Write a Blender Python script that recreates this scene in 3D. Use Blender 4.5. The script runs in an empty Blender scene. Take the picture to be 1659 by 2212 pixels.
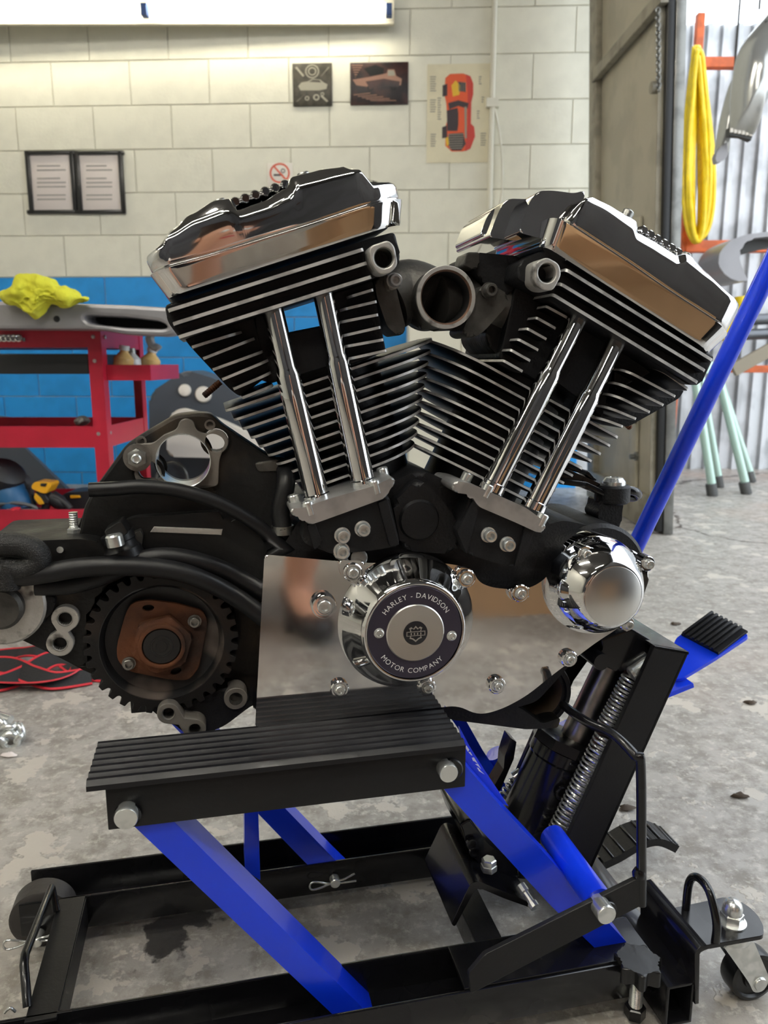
import bpy, bmesh, math, random
from mathutils import Vector, Matrix
random.seed(7)
scn = bpy.context.scene
COL = scn.collection
R = math.radians
# ------------------------------------------------------------------ camera
FPX, PITCH, CAMH = 1661.0, R(11), 0.65
cam_d = bpy.data.cameras.new('camera'); cam = bpy.data.objects.new('camera', cam_d); COL.objects.link(cam)
cam.location = (0, 0, CAMH); cam.rotation_euler = (math.pi/2 - PITCH, 0, 0)
cam_d.sensor_fit = 'VERTICAL'; cam_d.sensor_height = 24.0; cam_d.sensor_width = 18.0
cam_d.lens = 24.0*FPX/2212.0; cam_d.clip_start = 0.02; cam_d.clip_end = 200
cam_d.dof.use_dof = True; cam_d.dof.focus_distance = 0.76; cam_d.dof.aperture_fstop = 6.5
scn.camera = cam
# ------------------------------------------------------------------ world, daylight, exposure
w = bpy.data.worlds.new('overcast_sky'); scn.world = w; w.use_nodes = True
bg = w.node_tree.nodes['Background']; bg.inputs[0].default_value = (0.86, 0.93, 1.0, 1); bg.inputs[1].default_value = 2.0
vs = scn.view_settings; vs.view_transform = 'Standard'; vs.look = 'None'; vs.exposure = 0.82; vs.gamma = 1.0; vs.use_curve_mapping = False
scn.cycles.use_denoising = True
scn.cycles.max_bounces = 7; scn.cycles.diffuse_bounces = 4; scn.cycles.glossy_bounces = 5
scn.cycles.use_adaptive_sampling = True; scn.cycles.adaptive_threshold = 0.04
scn.cycles.sample_clamp_indirect = 8.0
def portal(loc, rot, sx, sy):
    d = bpy.data.lights.new('doorway_daylight', 'AREA'); d.shape = 'RECTANGLE'; d.size = sx; d.size_y = sy
    d.cycles.is_portal = True
    o = bpy.data.objects.new('doorway_daylight', d); COL.objects.link(o); o.location = loc; o.rotation_euler = rot; o['kind'] = 'helper'
DOOR_X, DOOR_Y0, DOOR_Y1, DOOR_H, ROOM_X0, ROOM_Y0, CEIL = 1.42, 0.3, 3.05, 2.95, -3.4, -4.2, 3.3
portal((DOOR_X, (DOOR_Y0+DOOR_Y1)/2, DOOR_H/2), (0, R(90), 0), DOOR_H, DOOR_Y1-DOOR_Y0)

# ------------------------------------------------------------------ picture -> place helpers
def ray(u, v):
    xc = (u-829.5)/FPX; zc = -(v-1106)/FPX
    return Vector((xc, math.cos(PITCH)+zc*math.sin(PITCH), -math.sin(PITCH)+zc*math.cos(PITCH)))
def at_depth(u, v, y):                       # world point at distance y in front of the camera
    d = ray(u, v); k = y/d.y; return Vector((k*d.x, y, CAMH+k*d.z))
def at_height(u, v, z=0.0):
    d = ray(u, v); k = (z-CAMH)/d.z; return Vector((k*d.x, k*d.y, z))
YAW, D0 = R(12.4), 0.74                      # the lift and the engine share one yaw
CA, SA = math.cos(YAW), math.sin(YAW)
def L(p, t):                                 # point on the plane t of the lift frame -> local (s,t,z)
    d = ray(*p); k = (t+D0*CA)/(-d.x*SA+d.y*CA)
    x, y, z = k*d.x, k*d.y-D0, CAMH+k*d.z
    return Vector((x*CA+y*SA, t, z))
def Lz(p, z):                                # point on the height z -> local (s,t,z)
    w_ = at_height(p[0], p[1], z); x, y = w_.x, w_.y-D0
    return Vector((x*CA+y*SA, -x*SA+y*CA, z))
def to_local(w_):
    x, y = w_.x, w_.y-D0
    return Vector((x*CA+y*SA, -x*SA+y*CA, w_.z))
ZONES = {0:(0,0,1), 1:(280,320,2.592), 2:(980,390,2.443), 3:(340,520,2.676), 4:(880,540,2.37), 5:(0,880,2.592), 6:(530,1000,1.746),
         7:(0,1480,1.929), 8:(820,1480,1.977), 9:(1150,1280,3.259), 10:(0,560,3.686), 11:(0,0,1.929), 12:(560,100,2.183), 13:(1240,0,3.568), 14:(1180,500,3.161), 15:(960,1540,4.608), 16:(1300,1850,4.621), 17:(0,1780,3.95), 18:(800,540,4.253), 19:(320,760,5.184), 20:(990,1590,20.11)}
def q(z, *pts):
    x0, y0, s = ZONES[z]; return [(x0+a/s, y0+b/s) for a, b in pts]
def q1(z, a, b): return q(z, (a, b))[0]
def P(z, t, *pts): return [L(p, t) for p in q(z, *pts)]
def P1(z, t, a, b): return L(q1(z, a, b), t)

# ------------------------------------------------------------------ materials
MATS = {}
def nd(nt, typ, **kw):
    n = nt.nodes.new(typ)
    for k, v in kw.items(): setattr(n, k, v)
    return n
def mat(name, col, rough=.5, metal=0., var=0., vscale=20., bump=0., bscale=200., coat=0., spec=.5, col2=None, c2scale=6., c2pos=(.45,.6), emit=None, alpha=None, trans=0., rvar=0., aniso=None):
    m = bpy.data.materials.new(name); m.use_nodes = True; nt = m.node_tree; b = nt.nodes['Principled BSDF']
    b.inputs['Base Color'].default_value = (*col, 1); b.inputs['Roughness'].default_value = rough; b.inputs['Metallic'].default_value = metal
    b.inputs['Coat Weight'].default_value = coat; b.inputs['Coat Roughness'].default_value = .08; b.inputs['Specular IOR Level'].default_value = spec
    if trans: b.inputs['Transmission Weight'].default_value = trans
    tc = nd(nt, 'ShaderNodeTexCoord')
    src = None
    if var or col2:
        mx = nd(nt, 'ShaderNodeMix', data_type='RGBA'); mx.inputs[6].default_value = (*col, 1)
        mx.inputs[7].default_value = (*(col2 or tuple(c*(1-var) for c in col)), 1)
        n = nd(nt, 'ShaderNodeTexNoise'); n.inputs['Scale'].default_value = c2scale if col2 else vscale; n.inputs['Detail'].default_value = 3
        nt.links.new(tc.outputs['Object'], n.inputs['Vector'])
        rp = nd(nt, 'ShaderNodeMapRange'); rp.inputs[1].default_value = c2pos[0]; rp.inputs[2].default_value = c2pos[1]
        nt.links.new(n.outputs['Fac'], rp.inputs[0]); nt.links.new(rp.outputs[0], mx.inputs[0])
        nt.links.new(mx.outputs[2], b.inputs['Base Color']); src = rp
    if rvar:
        n3 = nd(nt, 'ShaderNodeTexNoise'); n3.inputs['Scale'].default_value = vscale; n3.inputs['Detail'].default_value = 2
        nt.links.new(tc.outputs['Object'], n3.inputs['Vector'])
        r3 = nd(nt, 'ShaderNodeMapRange'); r3.inputs[1].default_value = .35; r3.inputs[2].default_value = .7
        r3.inputs[3].default_value = rough; r3.inputs[4].default_value = rough+rvar
        nt.links.new(n3.outputs['Fac'], r3.inputs[0]); nt.links.new(r3.outputs[0], b.inputs['Roughness'])
    if bump:
        n2 = nd(nt, 'ShaderNodeTexNoise'); n2.inputs['Scale'].default_value = bscale; n2.inputs['Detail'].default_value = 2
        nt.links.new(tc.outputs['Object'], n2.inputs['Vector'])
        bp = nd(nt, 'ShaderNodeBump'); bp.inputs['Strength'].default_value = bump; bp.inputs['Distance'].default_value = .002
        nt.links.new(n2.outputs['Fac'], bp.inputs['Height']); nt.links.new(bp.outputs[0], b.inputs['Normal'])
    if emit:
        b.inputs['Emission Color'].default_value = (*emit[0], 1); b.inputs['Emission Strength'].default_value = emit[1]
    MATS[name] = m; return m
def S(r, g, b):                              # sRGB 0-255 -> linear
    f = lambda c: (c/255/12.92) if c/255 <= .04045 else ((c/255+.055)/1.055)**2.4
    return (f(r), f(g), f(b))
mat('chrome', (.80,.80,.80), .035, 1, rvar=.03, vscale=9)
mat('chrome_cover', (.84,.84,.84), .03, 1, rvar=.05, vscale=14, bump=.02, bscale=35)
mat('black_case', (.007,.007,.008), .46, 0, bump=.25, bscale=420, rvar=.15, spec=.35)
mat('black_grimy', (.007,.007,.007), .4, 0, spec=.4, col2=(.075,.052,.030), c2scale=11, c2pos=(.53,.75), bump=.3, bscale=160, rvar=.25)
mat('black_fin', (.006,.006,.007), .42, 0, spec=.35, bump=.15, bscale=400)
mat('fin_edge', (.72,.71,.69), .45, .55, var=.35, vscale=60, bump=.1, bscale=300)
mat('cast_alu', (.56,.56,.55), .36, .75, var=.25, vscale=35, bump=.15, bscale=150)
mat('cast_dark', (.12,.115,.105), .5, .7, var=.45, vscale=25, bump=.25, bscale=200)
mat('gasket_grey', (.26,.24,.215), .5, .5, col2=(.06,.052,.045), c2scale=14, c2pos=(.5,.75), bump=.1, bscale=300)
mat('worn_alu', (.56,.545,.51), .45, .6, col2=(.12,.11,.10), c2scale=60, c2pos=(.55,.7), bump=.2, bscale=300)
mat('zinc', (.80,.82,.80), .26, .8, var=.2, vscale=80)
mat('zinc_dark', (.35,.35,.33), .4, 1, var=.3, vscale=80)
mat('steel_ram', (.55,.53,.50), .28, 1, var=.35, vscale=30)
mat('bore_dark', (.012,.012,.012), .6)
mat('bore_rust', (.28,.17,.12), .5, .6, var=.4, vscale=40)
mat('rust', (.17,.062,.026), .62, .35, col2=(.045,.025,.018), c2scale=22, c2pos=(.42,.66), bump=.35, bscale=180)
mat('pulley_face', (.014,.013,.013), .48, .3, col2=(.06,.035,.022), c2scale=12, c2pos=(.55,.75), bump=.12, bscale=260)
mat('pulley_dish', (.02,.02,.021), .38, .3, col2=(.16,.13,.11), c2scale=11, c2pos=(.52,.6), bump=.1, bscale=200)
mat('rubber_hose', (.008,.008,.009), .3, 0, spec=.4, bump=.12, bscale=120, rvar=.2)
mat('braid', (.012,.012,.012), .4, 0, bump=.6, bscale=900)
mat('plate_purple', S(72,68,82), .32, .6)
mat('spun_alu', (.72,.71,.68), .28, 1)
mat('print_white', (.85,.85,.83), .5)
mat('emblem_black', (.015,.015,.018), .3)
mat('lift_black', (.006,.006,.007), .2, 0, coat=.25, spec=.4, bump=.05, bscale=60, rvar=.12)
mat('lift_black_satin', (.008,.008,.009), .42, 0, spec=.35, bump=.08, bscale=300)
mat('lift_blue', S(12,62,236), .28, 0, coat=.35, bump=.05, bscale=50, col2=S(10,46,208), c2scale=3)
mat('cast_brown', (.12,.085,.055), .5, .4, var=.5, vscale=18, bump=.3, bscale=150)
mat('pad_rubber', (.008,.008,.010), .3, 0, spec=.4, bump=.15, bscale=90, rvar=.2)
mat('knob_black', (.012,.012,.012), .28, 0, bump=.1, bscale=60)
mat('wheel_dark', (.05,.045,.042), .5, .3, bump=.3, bscale=120)
# ------------------------------------------------------------------ mesh helpers
def link(name, me, parent=None):
    o = bpy.data.objects.new(name, me); COL.objects.link(o)
    if parent: o.parent = parent
    return o
def fin_mesh(me, mats, smooth=True, ang=34):
    for m in (mats if isinstance(mats, (list, tuple)) else [mats]): me.materials.append(MATS[m])
    if smooth:
        me.polygons.foreach_set('use_smooth', [True]*len(me.polygons)); me.set_sharp_from_angle(angle=R(ang))
    me.update()
def bm_obj(name, bm, mats, parent=None, smooth=True, ang=34, norm=True, wn=False):
    if norm: bmesh.ops.recalc_face_normals(bm, faces=bm.faces)
    me = bpy.data.meshes.new(name); bm.to_mesh(me); bm.free(); fin_mesh(me, mats, smooth, ang)
    o = link(name, me, parent)
    if wn: o.modifiers.new('even_normals', 'WEIGHTED_NORMAL').keep_sharp = True
    return o
def tag(o, label=None, cat=None, group=None, kind=None):
    if label: o['label'] = label
    if cat: o['category'] = cat
    if group: o['group'] = group
    if kind: o['kind'] = kind
    return o
def empty(name, loc=(0,0,0), rz=0, label=None, cat=None, group=None):
    o = bpy.data.objects.new(name, None); COL.objects.link(o); o.location = loc; o.rotation_euler = (0,0,rz); o.empty_display_size = .05
    return tag(o, label, cat, group)
def catmull(pts, n=8, closed=False):
    pts = [Vector(p) for p in pts]; N = len(pts); out = []
    rng = range(N) if closed else range(N-1)
    for i in rng:
        if closed: p0, p1, p2, p3 = pts[i-1], pts[i], pts[(i+1) % N], pts[(i+2) % N]
        else: p0, p1, p2, p3 = pts[max(i-1,0)], pts[i], pts[i+1], pts[min(i+2,N-1)]
        for k in range(n):
            t = k/n
            out.append(.5*((2*p1)+(p2-p0)*t+(2*p0-5*p1+4*p2-p3)*t*t+(3*p1-p0-3*p2+p3)*t**3))
    if not closed: out.append(pts[-1].copy())
    return out
def fillet(pts, r, n=5):                     # round the corners of a closed polygon (Vectors)
    out = []; N = len(pts)
    rs = r if isinstance(r, (list, tuple)) else [r]*N
    for i in range(N):
        a, b, c = Vector(pts[i-1]), Vector(pts[i]), Vector(pts[(i+1) % N])
        u, v = a-b, c-b; m = min(u.length, v.length)*.48; rr = min(rs[i], m)
        if rr < 1e-5: out.append(b); continue
        p, s = b+u.normalized()*rr, b+v.normalized()*rr
        for k in range(n+1):
            t = k/n; out.append(p*(1-t)**2+b*2*t*(1-t)+s*t*t)
    return out
def prism_bm(bm, pts, d, bev=0., seg=2, back=False):
    """polygon pts (Vectors, planar) swept by vector d; the first face's rim bevelled"""
    vs_ = [bm.verts.new(p) for p in pts]; f = bm.faces.new(vs_)
    f2 = [bm.verts.new(p+d) for p in pts]; bm.faces.new(list(reversed(f2)))
    n = len(pts); front = set(vs_)
    for i in range(n): bm.faces.new((vs_[i], f2[i], f2[(i+1) % n], vs_[(i+1) % n]))
    if bev:
        es = [e for e in bm.edges if e.verts[0] in front and e.verts[1] in front]
        if back:
            b2 = set(f2); es += [e for e in bm.edges if e.verts[0] in b2 and e.verts[1] in b2]
        bmesh.ops.bevel(bm, geom=es, offset=bev, segments=seg, profile=.5, affect='EDGES', clamp_overlap=True)
def prism(name, pts, d, mats, parent, bev=0., seg=2, back=False, ang=34):
    bm = bmesh.new()
    if not isinstance(d, Vector): d = Vector((0, d, 0))
    prism_bm(bm, pts, d, bev, seg, back)
    return bm_obj(name, bm, mats, parent, ang=ang, wn=bool(bev))
def plate(name, outline, holes, t0, t1, mats, parent, bev=.001):
    """flat piece with through holes: outline, holes are lists of (s,z) on the plane t0; thickness t0..t1"""
    c = bpy.data.curves.new(name, 'CURVE'); c.dimensions = '2D'; c.fill_mode = 'BOTH'
    for pl in [outline]+holes:
        sp = c.splines.new('POLY'); sp.points.add(len(pl)-1); sp.use_cyclic_u = True
        for k, p in enumerate(pl): sp.points[k].co = (p[0], p[1], 0, 1)
    th = t1-t0; c.extrude = th/2-bev; c.bevel_depth = bev; c.bevel_resolution = 1; c.offset = -bev
    tmp = bpy.data.objects.new('tmp', c); COL.objects.link(tmp)
    me = bpy.data.meshes.new_from_object(tmp); bpy.data.objects.remove(tmp); bpy.data.curves.remove(c)
    me.materials.clear()
    M = Matrix(((1,0,0,0),(0,0,-1,t0+th/2),(0,1,0,0),(0,0,0,1)))
    me.transform(M); me.name = name; fin_mesh(me, mats)
    return link(name, me, parent)
def circ(c, r, n=24, rx=None):
    return [(c[0]+r*math.cos(2*math.pi*k/n), c[1]+(rx or r)*math.sin(2*math.pi*k/n)) for k in range(n)]
def sz(vs_): return [(v.x, v.z) for v in vs_]
def axes(ax):
    ax = Vector(ax).normalized(); up = Vector((0,0,1)) if abs(ax.z) < .9 else Vector((1,0,0))
    u = ax.cross(up).normalized(); v = u.cross(ax).normalized(); return ax, u, v
def lathe_bm(bm, prof, c, ax, n=32, caps=True, mi=None):
    """prof: [(r,d)] radii at distances d along ax from c"""
    ax, u, v = axes(ax); c = Vector(c); rings = []
    for r, d in prof:
        rings.append([bm.verts.new(c+ax*d+(u*math.cos(2*math.pi*k/n)+v*math.sin(2*math.pi*k/n))*r) for k in range(n)])
    for i in range(len(rings)-1):
        for k in range(n):
            f = bm.faces.new((rings[i][k], rings[i][(k+1) % n], rings[i+1][(k+1) % n], rings[i+1][k]))
            if mi: f.material_index = mi[i]
    if caps:
        if prof[0][0] > 1e-6: bm.faces.new(list(reversed(rings[0])))
        if prof[-1][0] > 1e-6:
            f = bm.faces.new(rings[-1])
            if mi: f.material_index = mi[-1]
def lathe(name, prof, c, ax, mats, parent, n=32, caps=True, mi=None, ang=34):
    bm = bmesh.new(); lathe_bm(bm, prof, c, ax, n, caps, mi); return bm_obj(name, bm, mats, parent, ang=ang)
def tube_bm(bm, pts, r, n=10, caps=True, closed=False):
    pts = [Vector(p) for p in pts]; N = len(pts); rings = []
    t0 = (pts[1]-pts[0]).normalized(); _, u, v = axes(t0); prev = t0
    for i, p in enumerate(pts):
        if closed: t = (pts[(i+1) % N]-pts[i-1]).normalized()
        else: t = (pts[min(i+1,N-1)]-pts[max(i-1,0)]).normalized()
        qd = prev.rotation_difference(t); u = qd @ u; v = qd @ v; prev = t
        rr = r[i] if isinstance(r, (list, tuple)) else r
        rings.append([bm.verts.new(p+(u*math.cos(2*math.pi*k/n)+v*math.sin(2*math.pi*k/n))*rr) for k in range(n)])
    for i in range(N if closed else N-1):
        a, b = rings[i], rings[(i+1) % N]
        for k in range(n): bm.faces.new((a[k], a[(k+1) % n], b[(k+1) % n], b[k]))
    if caps and not closed: bm.faces.new(list(reversed(rings[0]))); bm.faces.new(rings[-1])
def tube(name, pts, r, mats, parent, n=10, sm=0, closed=False, ang=45):
    if sm: pts = catmull(pts, sm, closed)
    bm = bmesh.new(); tube_bm(bm, pts, r, n, True, closed); return bm_obj(name, bm, mats, parent, ang=ang)
def box_bm(bm, c, x, y, z, sx, sy, sz_, bev=0.):
    """box centred at c with unit axes x,y,z and full sizes"""
    c, x, y, z = Vector(c), Vector(x), Vector(y), Vector(z)
    v = [bm.verts.new(c+x*sx*a/2+y*sy*b/2+z*sz_*d/2) for a in (-1,1) for b in (-1,1) for d in (-1,1)]
    fs = [(0,1,3,2),(4,6,7,5),(0,4,5,1),(2,3,7,6),(0,2,6,4),(1,5,7,3)]
    faces = [bm.faces.new([v[i] for i in f]) for f in fs]
    if bev:
        es = set(e for f in faces for e in f.edges)
        bmesh.ops.bevel(bm, geom=list(es), offset=bev, segments=2, profile=.5, affect='EDGES', clamp_overlap=True)
X3, Y3, Z3 = Vector((1,0,0)), Vector((0,1,0)), Vector((0,0,1))
def box(name, lo, hi, mats, parent, bev=0.):
    lo, hi = Vector(lo), Vector(hi); bm = bmesh.new(); d = hi-lo
    box_bm(bm, (lo+hi)/2, X3, Y3, Z3, d.x, d.y, d.z, bev); return bm_obj(name, bm, mats, parent, wn=bool(bev))
def bar(name, a, b, wdt, hgt, mats, parent, up=None, bev=0.):
    """rectangular bar from a to b; wdt along side, hgt along up"""
    a, b = Vector(a), Vector(b); ax = (b-a).normalized(); up = Vector(up) if up else (Z3 if abs(ax.z) < .9 else Y3)
    side = ax.cross(up).normalized(); up = side.cross(ax).normalized(); bm = bmesh.new()
    box_bm(bm, (a+b)/2, ax, side, up, (b-a).length, wdt, hgt, bev); return bm_obj(name, bm, mats, parent, wn=bool(bev))
_sock = {}
def socket_bolt(name, parent, c, r=.0045, h=.005, m='zinc', ax=(0,-1,0), hexhead=False):
    """cap screw (hex socket) or hex head screw; its seat at c"""
    key = (round(r,5), round(h,5), m, hexhead)
    if key not in _sock:
        bm = bmesh.new()
        if hexhead:
            lathe_bm(bm, [(r*1.25,0),(r*1.25,h*.2)], (0,0,0), (0,0,1), 20)
            lathe_bm(bm, [(r,h*.2),(r,h*.9),(r*.8,h),(r*.3,h*1.02)], (0,0,0), (0,0,1), 6)
        else:
            lathe_bm(bm, [(r*1.22,0),(r*1.22,h*.16),(r,h*.16),(r,h*.86),(r*.86,h),(r*.56,h),(r*.5,h*.45)], (0,0,0), (0,0,1), 18)
        bmesh.ops.recalc_face_normals(bm, faces=bm.faces)
        me = bpy.data.meshes.new('cap_screw'); bm.to_mesh(me); bm.free(); fin_mesh(me, m); _sock[key] = me
    o = link(name, _sock[key], parent); o.location = c; o.rotation_euler = Vector(ax).to_track_quat('Z', 'Y').to_euler()
    return o
def helix(c0, c1, r, turns, seg=14):
    c0, c1 = Vector(c0), Vector(c1); ax, u, v = axes(c1-c0); N = int(turns*seg); ln = (c1-c0).length
    return [c0+ax*ln*i/N+(u*math.cos(2*math.pi*i/seg)+v*math.sin(2*math.pi*i/seg))*r for i in range(N+1)]
def lerp_fn(pts):
    pts = sorted(pts)
    def f(x):
        if x <= pts[0][0]: return pts[0][1]
        for (a, b), (c, d) in zip(pts, pts[1:]):
            if x <= c:
                t = (x-a)/(c-a) if c > a else 0; t = t*t*(3-2*t); return b+(d-b)*t
        return pts[-1][1]
    return f
class Frame:
    """tilted frame in the (s,z) plane: b along a->b, h up"""
    def __init__(s, a, b):
        s.o = Vector((a.x, 0, a.z)); d = Vector((b.x-a.x, 0, b.z-a.z)); s.len = d.length; s.b = d.normalized(); s.h = Vector((-s.b.z, 0, s.b.x))
    def bh(s, p): d = Vector((p.x-s.o.x, 0, p.z-s.o.z)); return d.dot(s.b), d.dot(s.h)
    def pt(s, b, t, h): return s.o+s.b*b+s.h*h+Vector((0, t, 0))
def loft(name, F, bL, bR, t0, t1, rL, rR, layers, mats, parent, n=60, cr=10, ang=40, extra=()):
    """solid with rounded plan (b,t); layers: (inset, h(b)) from the bottom up"""
    bs = set()
    for k in range(cr+1):
        a = math.pi/2*k/cr
        bs.add(bL+rL*(1-math.cos(a))); bs.add(bR-rR*(1-math.cos(a)))
    for k in range(n+1): bs.add(bL+rL+(bR-rR-bL-rL)*k/n)
    for e in extra: bs.add(e)
    bs = sorted(bs); bs = [x for i, x in enumerate(bs) if i == 0 or x-bs[i-1] > 1e-5]
    def tf(b):
        eL, eR = b-bL, bR-b
        if eL < rL: return rL-math.sqrt(max(0, rL*rL-(rL-eL)**2))
        if eR < rR: return rR-math.sqrt(max(0, rR*rR-(rR-eR)**2))
        return 0.
    bc = (bL+bR)/2; half = (bR-bL)/2
    bm = bmesh.new(); rings = []
    for inset, hf in layers:
        fr, bk = [], []
        for b in bs:
            bb = bc+(b-bc)*(1-inset/half); h = hf(b) if callable(hf) else hf
            fr.append(bm.verts.new(F.pt(bb, t0+tf(b)+inset, h))); bk.append(bm.verts.new(F.pt(bb, t1-tf(b)-inset, h)))
        rings.append(fr+bk[::-1])
    N = len(rings[0])
    for i in range(len(rings)-1):
        for k in range(N): bm.faces.new((rings[i][k], rings[i][(k+1) % N], rings[i+1][(k+1) % N], rings[i+1][k]))
    M = len(bs)
    for rg in (rings[0], rings[-1]):
        for k in range(M-1): bm.faces.new((rg[k], rg[k+1], rg[N-2-k], rg[N-1-k]))
    return bm_obj(name, bm, mats, parent, ang=ang)
# ================================================================== the engine
ENG = empty('motorcycle_engine', (0, D0, 0), YAW, 'black and chrome V-twin motorcycle engine standing on the blue and black lift', 'engine')
TC = -.045                                    # face of the chrome cam cover
def set_rim(o, h, idx=1):
    for p in o.data.polygons:
        if abs(p.normal.dot(h)) < .6: p.material_index = idx
def fin(parent, F, b0, b1, h, t0, t1, th, rL, rR, mats=('black_fin','fin_edge')):
    o = loft('cooling_fin', F, b0, b1, t0, t1, rL, rR, [(th*.12, h-th/2), (0, h-th*.4), (0, h+th*.4), (th*.12, h+th/2)], list(mats), parent, n=3, cr=7)
    set_rim(o, F.h); return o
def short_fin(parent, z, a, b, t0, t1, th=.0030, rl=.003, rr=.003):
    A, B = P(z, t0+rl, a)[0], P(z, t0+rr, b)[0]; F = Frame(A, B); return fin(parent, F, 0, F.len, 0, t0, t1, th, rl, rr)

# ---- rear rocker box
def pts_bh(F, z, t, *pts): return [F.bh(p) for p in P(z, t, *pts)]
T0 = -.05
FR = Frame(*P(1, T0, (180,848), (1548,408)))
rL, rR = .018, .042
bL = FR.bh(P1(1, T0+rL, 70, 590))[0]; bR = FR.bh(P1(1, T0+rR, 1550, 410))[0]
seamR = lerp_fn(pts_bh(FR, 1, T0, (110,690), (500,582), (960,440), (1370,305)))
rimR = lerp_fn(pts_bh(FR, 1, T0, (78,590), (165,545), (215,480), (370,395), (535,335), (625,368), (760,325), (895,262), (950,195), (1120,150), (1290,108), (1360,190), (1480,160)))
topR = lerp_fn(pts_bh(FR, 1, T0, (90,560), (185,455), (300,365), (445,285), (530,270), (590,338), (740,285), (890,205), (935,135), (1090,95), (1250,68), (1370,128), (1480,138)))
rb = empty('rear_rocker_box'); rb.parent = ENG
loft('rocker_box_base', FR, bL, bR, T0, .10, rL, rR, [(.010, .0), (.0068, .0008), (.0056, .003), (.0050, .006), (.0006, lambda b: seamR(b)-.004), (0, lambda b: seamR(b)-.0012), (.0015, lambda b: seamR(b))], 'chrome', rb, n=40)
loft('rocker_cover', FR, bL+.001, bR-.001, T0+.0012, .099, rL, rR, [(.0015, lambda b: seamR(b)), (.0006, lambda b: seamR(b)+.0015), (.0004, lambda b: seamR(b)+.004), (0, lambda b: max(seamR(b)+.005, rimR(b)-.006)), (.0003, lambda b: max(seamR(b)+.006, rimR(b)-.0035)), (.0010, lambda b: rimR(b)-.001), (.0022, rimR),
     (.0036, lambda b: rimR(b)+(topR(b)-rimR(b))*.2), (.0085, lambda b: rimR(b)+(topR(b)-rimR(b))*.86), (.0105, lambda b: rimR(b)+(topR(b)-rimR(b))*.97), (.014, topR), (.032, lambda b: topR(b)+.0003)], 'chrome', rb, n=90, ang=60)
for k in range(6):
    a = P1(1, T0+.022, 595+56*k, 300-19.5*k); lathe('cover_rib', [(.003,0),(.0048,.003),(.0048,.085),(.003,.088)], a, (0,1,0), 'chrome', rb, 14)
def cover_bolt(parent, p, F, r=.0058, h=.005):
    return lathe('cover_bolt', [(r,-.022),(r,-.0052),(r*.85,-.004),(r*.5,-.004),(r*.45,-.006)], p, F.h, 'zinc_dark', parent, 16)
cover_bolt(rb, P1(1, T0+.022, 487, 262), FR); cover_bolt(rb, P1(1, T0+.022, 958, 112), FR)

# ---- front rocker box
FF = Frame(*P(2, T0, (500,345), (1355,893)))
rL2, rR2 = .012, .03
bL2 = FF.bh(P1(2, T0, 545, 300))[0]; bR2 = FF.bh(P1(2, T0+rR2, 1482, 690))[0]
bBL = FF.bh(P1(2, T0, 470, 330))[0]; bBR = FF.bh(P1(2, T0+rR2, 1440, 830))[0]
seamF = lerp_fn(pts_bh(FF, 2, T0, (380,150), (575,200), (880,400), (1150,585), (1435,770)))
rimF = lerp_fn(pts_bh(FF, 2, T0, (560,195), (615,180), (655,120), (700,80), (830,150), (955,238), (985,300), (1090,362), (1195,428), (1250,418), (1370,510), (1480,605)))
topF = lerp_fn(pts_bh(FF, 2, T0, (560,170), (620,130), (665,60), (722,42), (850,112), (975,185), (1000,255), (1110,320), (1210,385), (1290,388), (1390,490), (1480,590)))
fb = empty('front_rocker_box'); fb.parent = ENG
loft('rocker_box_base', FF, bL2-.012, bR2, T0, .10, rL2, rR2, [(.010, .0), (.0068, .0008), (.0056, .003), (.0050, .006), (.0006, lambda b: seamF(b)-.004), (0, lambda b: seamF(b)-.0012), (.0015, lambda b: seamF(b))], 'chrome', fb, n=40)
loft('rocker_cover', FF, bL2, bR2-.001, T0+.0012, .099, rL2, rR2, [(.0015, lambda b: seamF(b)), (.0006, lambda b: seamF(b)+.0015), (.0004, lambda b: seamF(b)+.004), (0, lambda b: max(seamF(b)+.005, rimF(b)-.006)), (.0003, lambda b: max(seamF(b)+.006, rimF(b)-.0035)), (.0010, lambda b: rimF(b)-.001), (.0022, rimF),
     (.0036, lambda b: rimF(b)+(topF(b)-rimF(b))*.2), (.0085, lambda b: rimF(b)+(topF(b)-rimF(b))*.86), (.0105, lambda b: rimF(b)+(topF(b)-rimF(b))*.97), (.014, topF), (.032, lambda b: topF(b)+.0003)], 'chrome', fb, n=90, ang=60)
for k in range(6):
    a = P1(2, T0+.022, 1010+37*k, 262+23.5*k); lathe('cover_rib', [(.003,0),(.0048,.003),(.0048,.085),(.003,.088)], a, (0,1,0), 'chrome', fb, 14)
cover_bolt(fb, P1(2, T0+.022, 935, 140), FF); cover_bolt(fb, P1(2, T0+.022, 1243, 366), FF, .005)
# stepped lobes at the inner end of the front box
def lobe(name, t0, t1, pts, rad, bev, m='chrome', z=2, parent=None, prnt=fb):
    v = fillet(P(z, t0, *pts), rad, 5); return prism(name, v, t1-t0, m, prnt, bev, 4, ang=50)
lobe('cover_lobe', -.032, .09, [(345,275),(395,120),(440,55),(520,52),(640,68),(700,48),(640,260),(560,330),(440,300)], [.004,.01,.006,.006,.01,.006,.004,.008,.008], .006)
lobe('cover_lobe', -.012, .09, [(185,300),(232,175),(275,95),(400,98),(440,75),(420,280),(340,320)], [.004,.006,.006,.006,.006,.004,.01], .005)
lobe('cover_lobe', .01, .09, [(135,300),(175,190),(215,142),(260,142),(300,300)], .006, .004)

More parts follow.
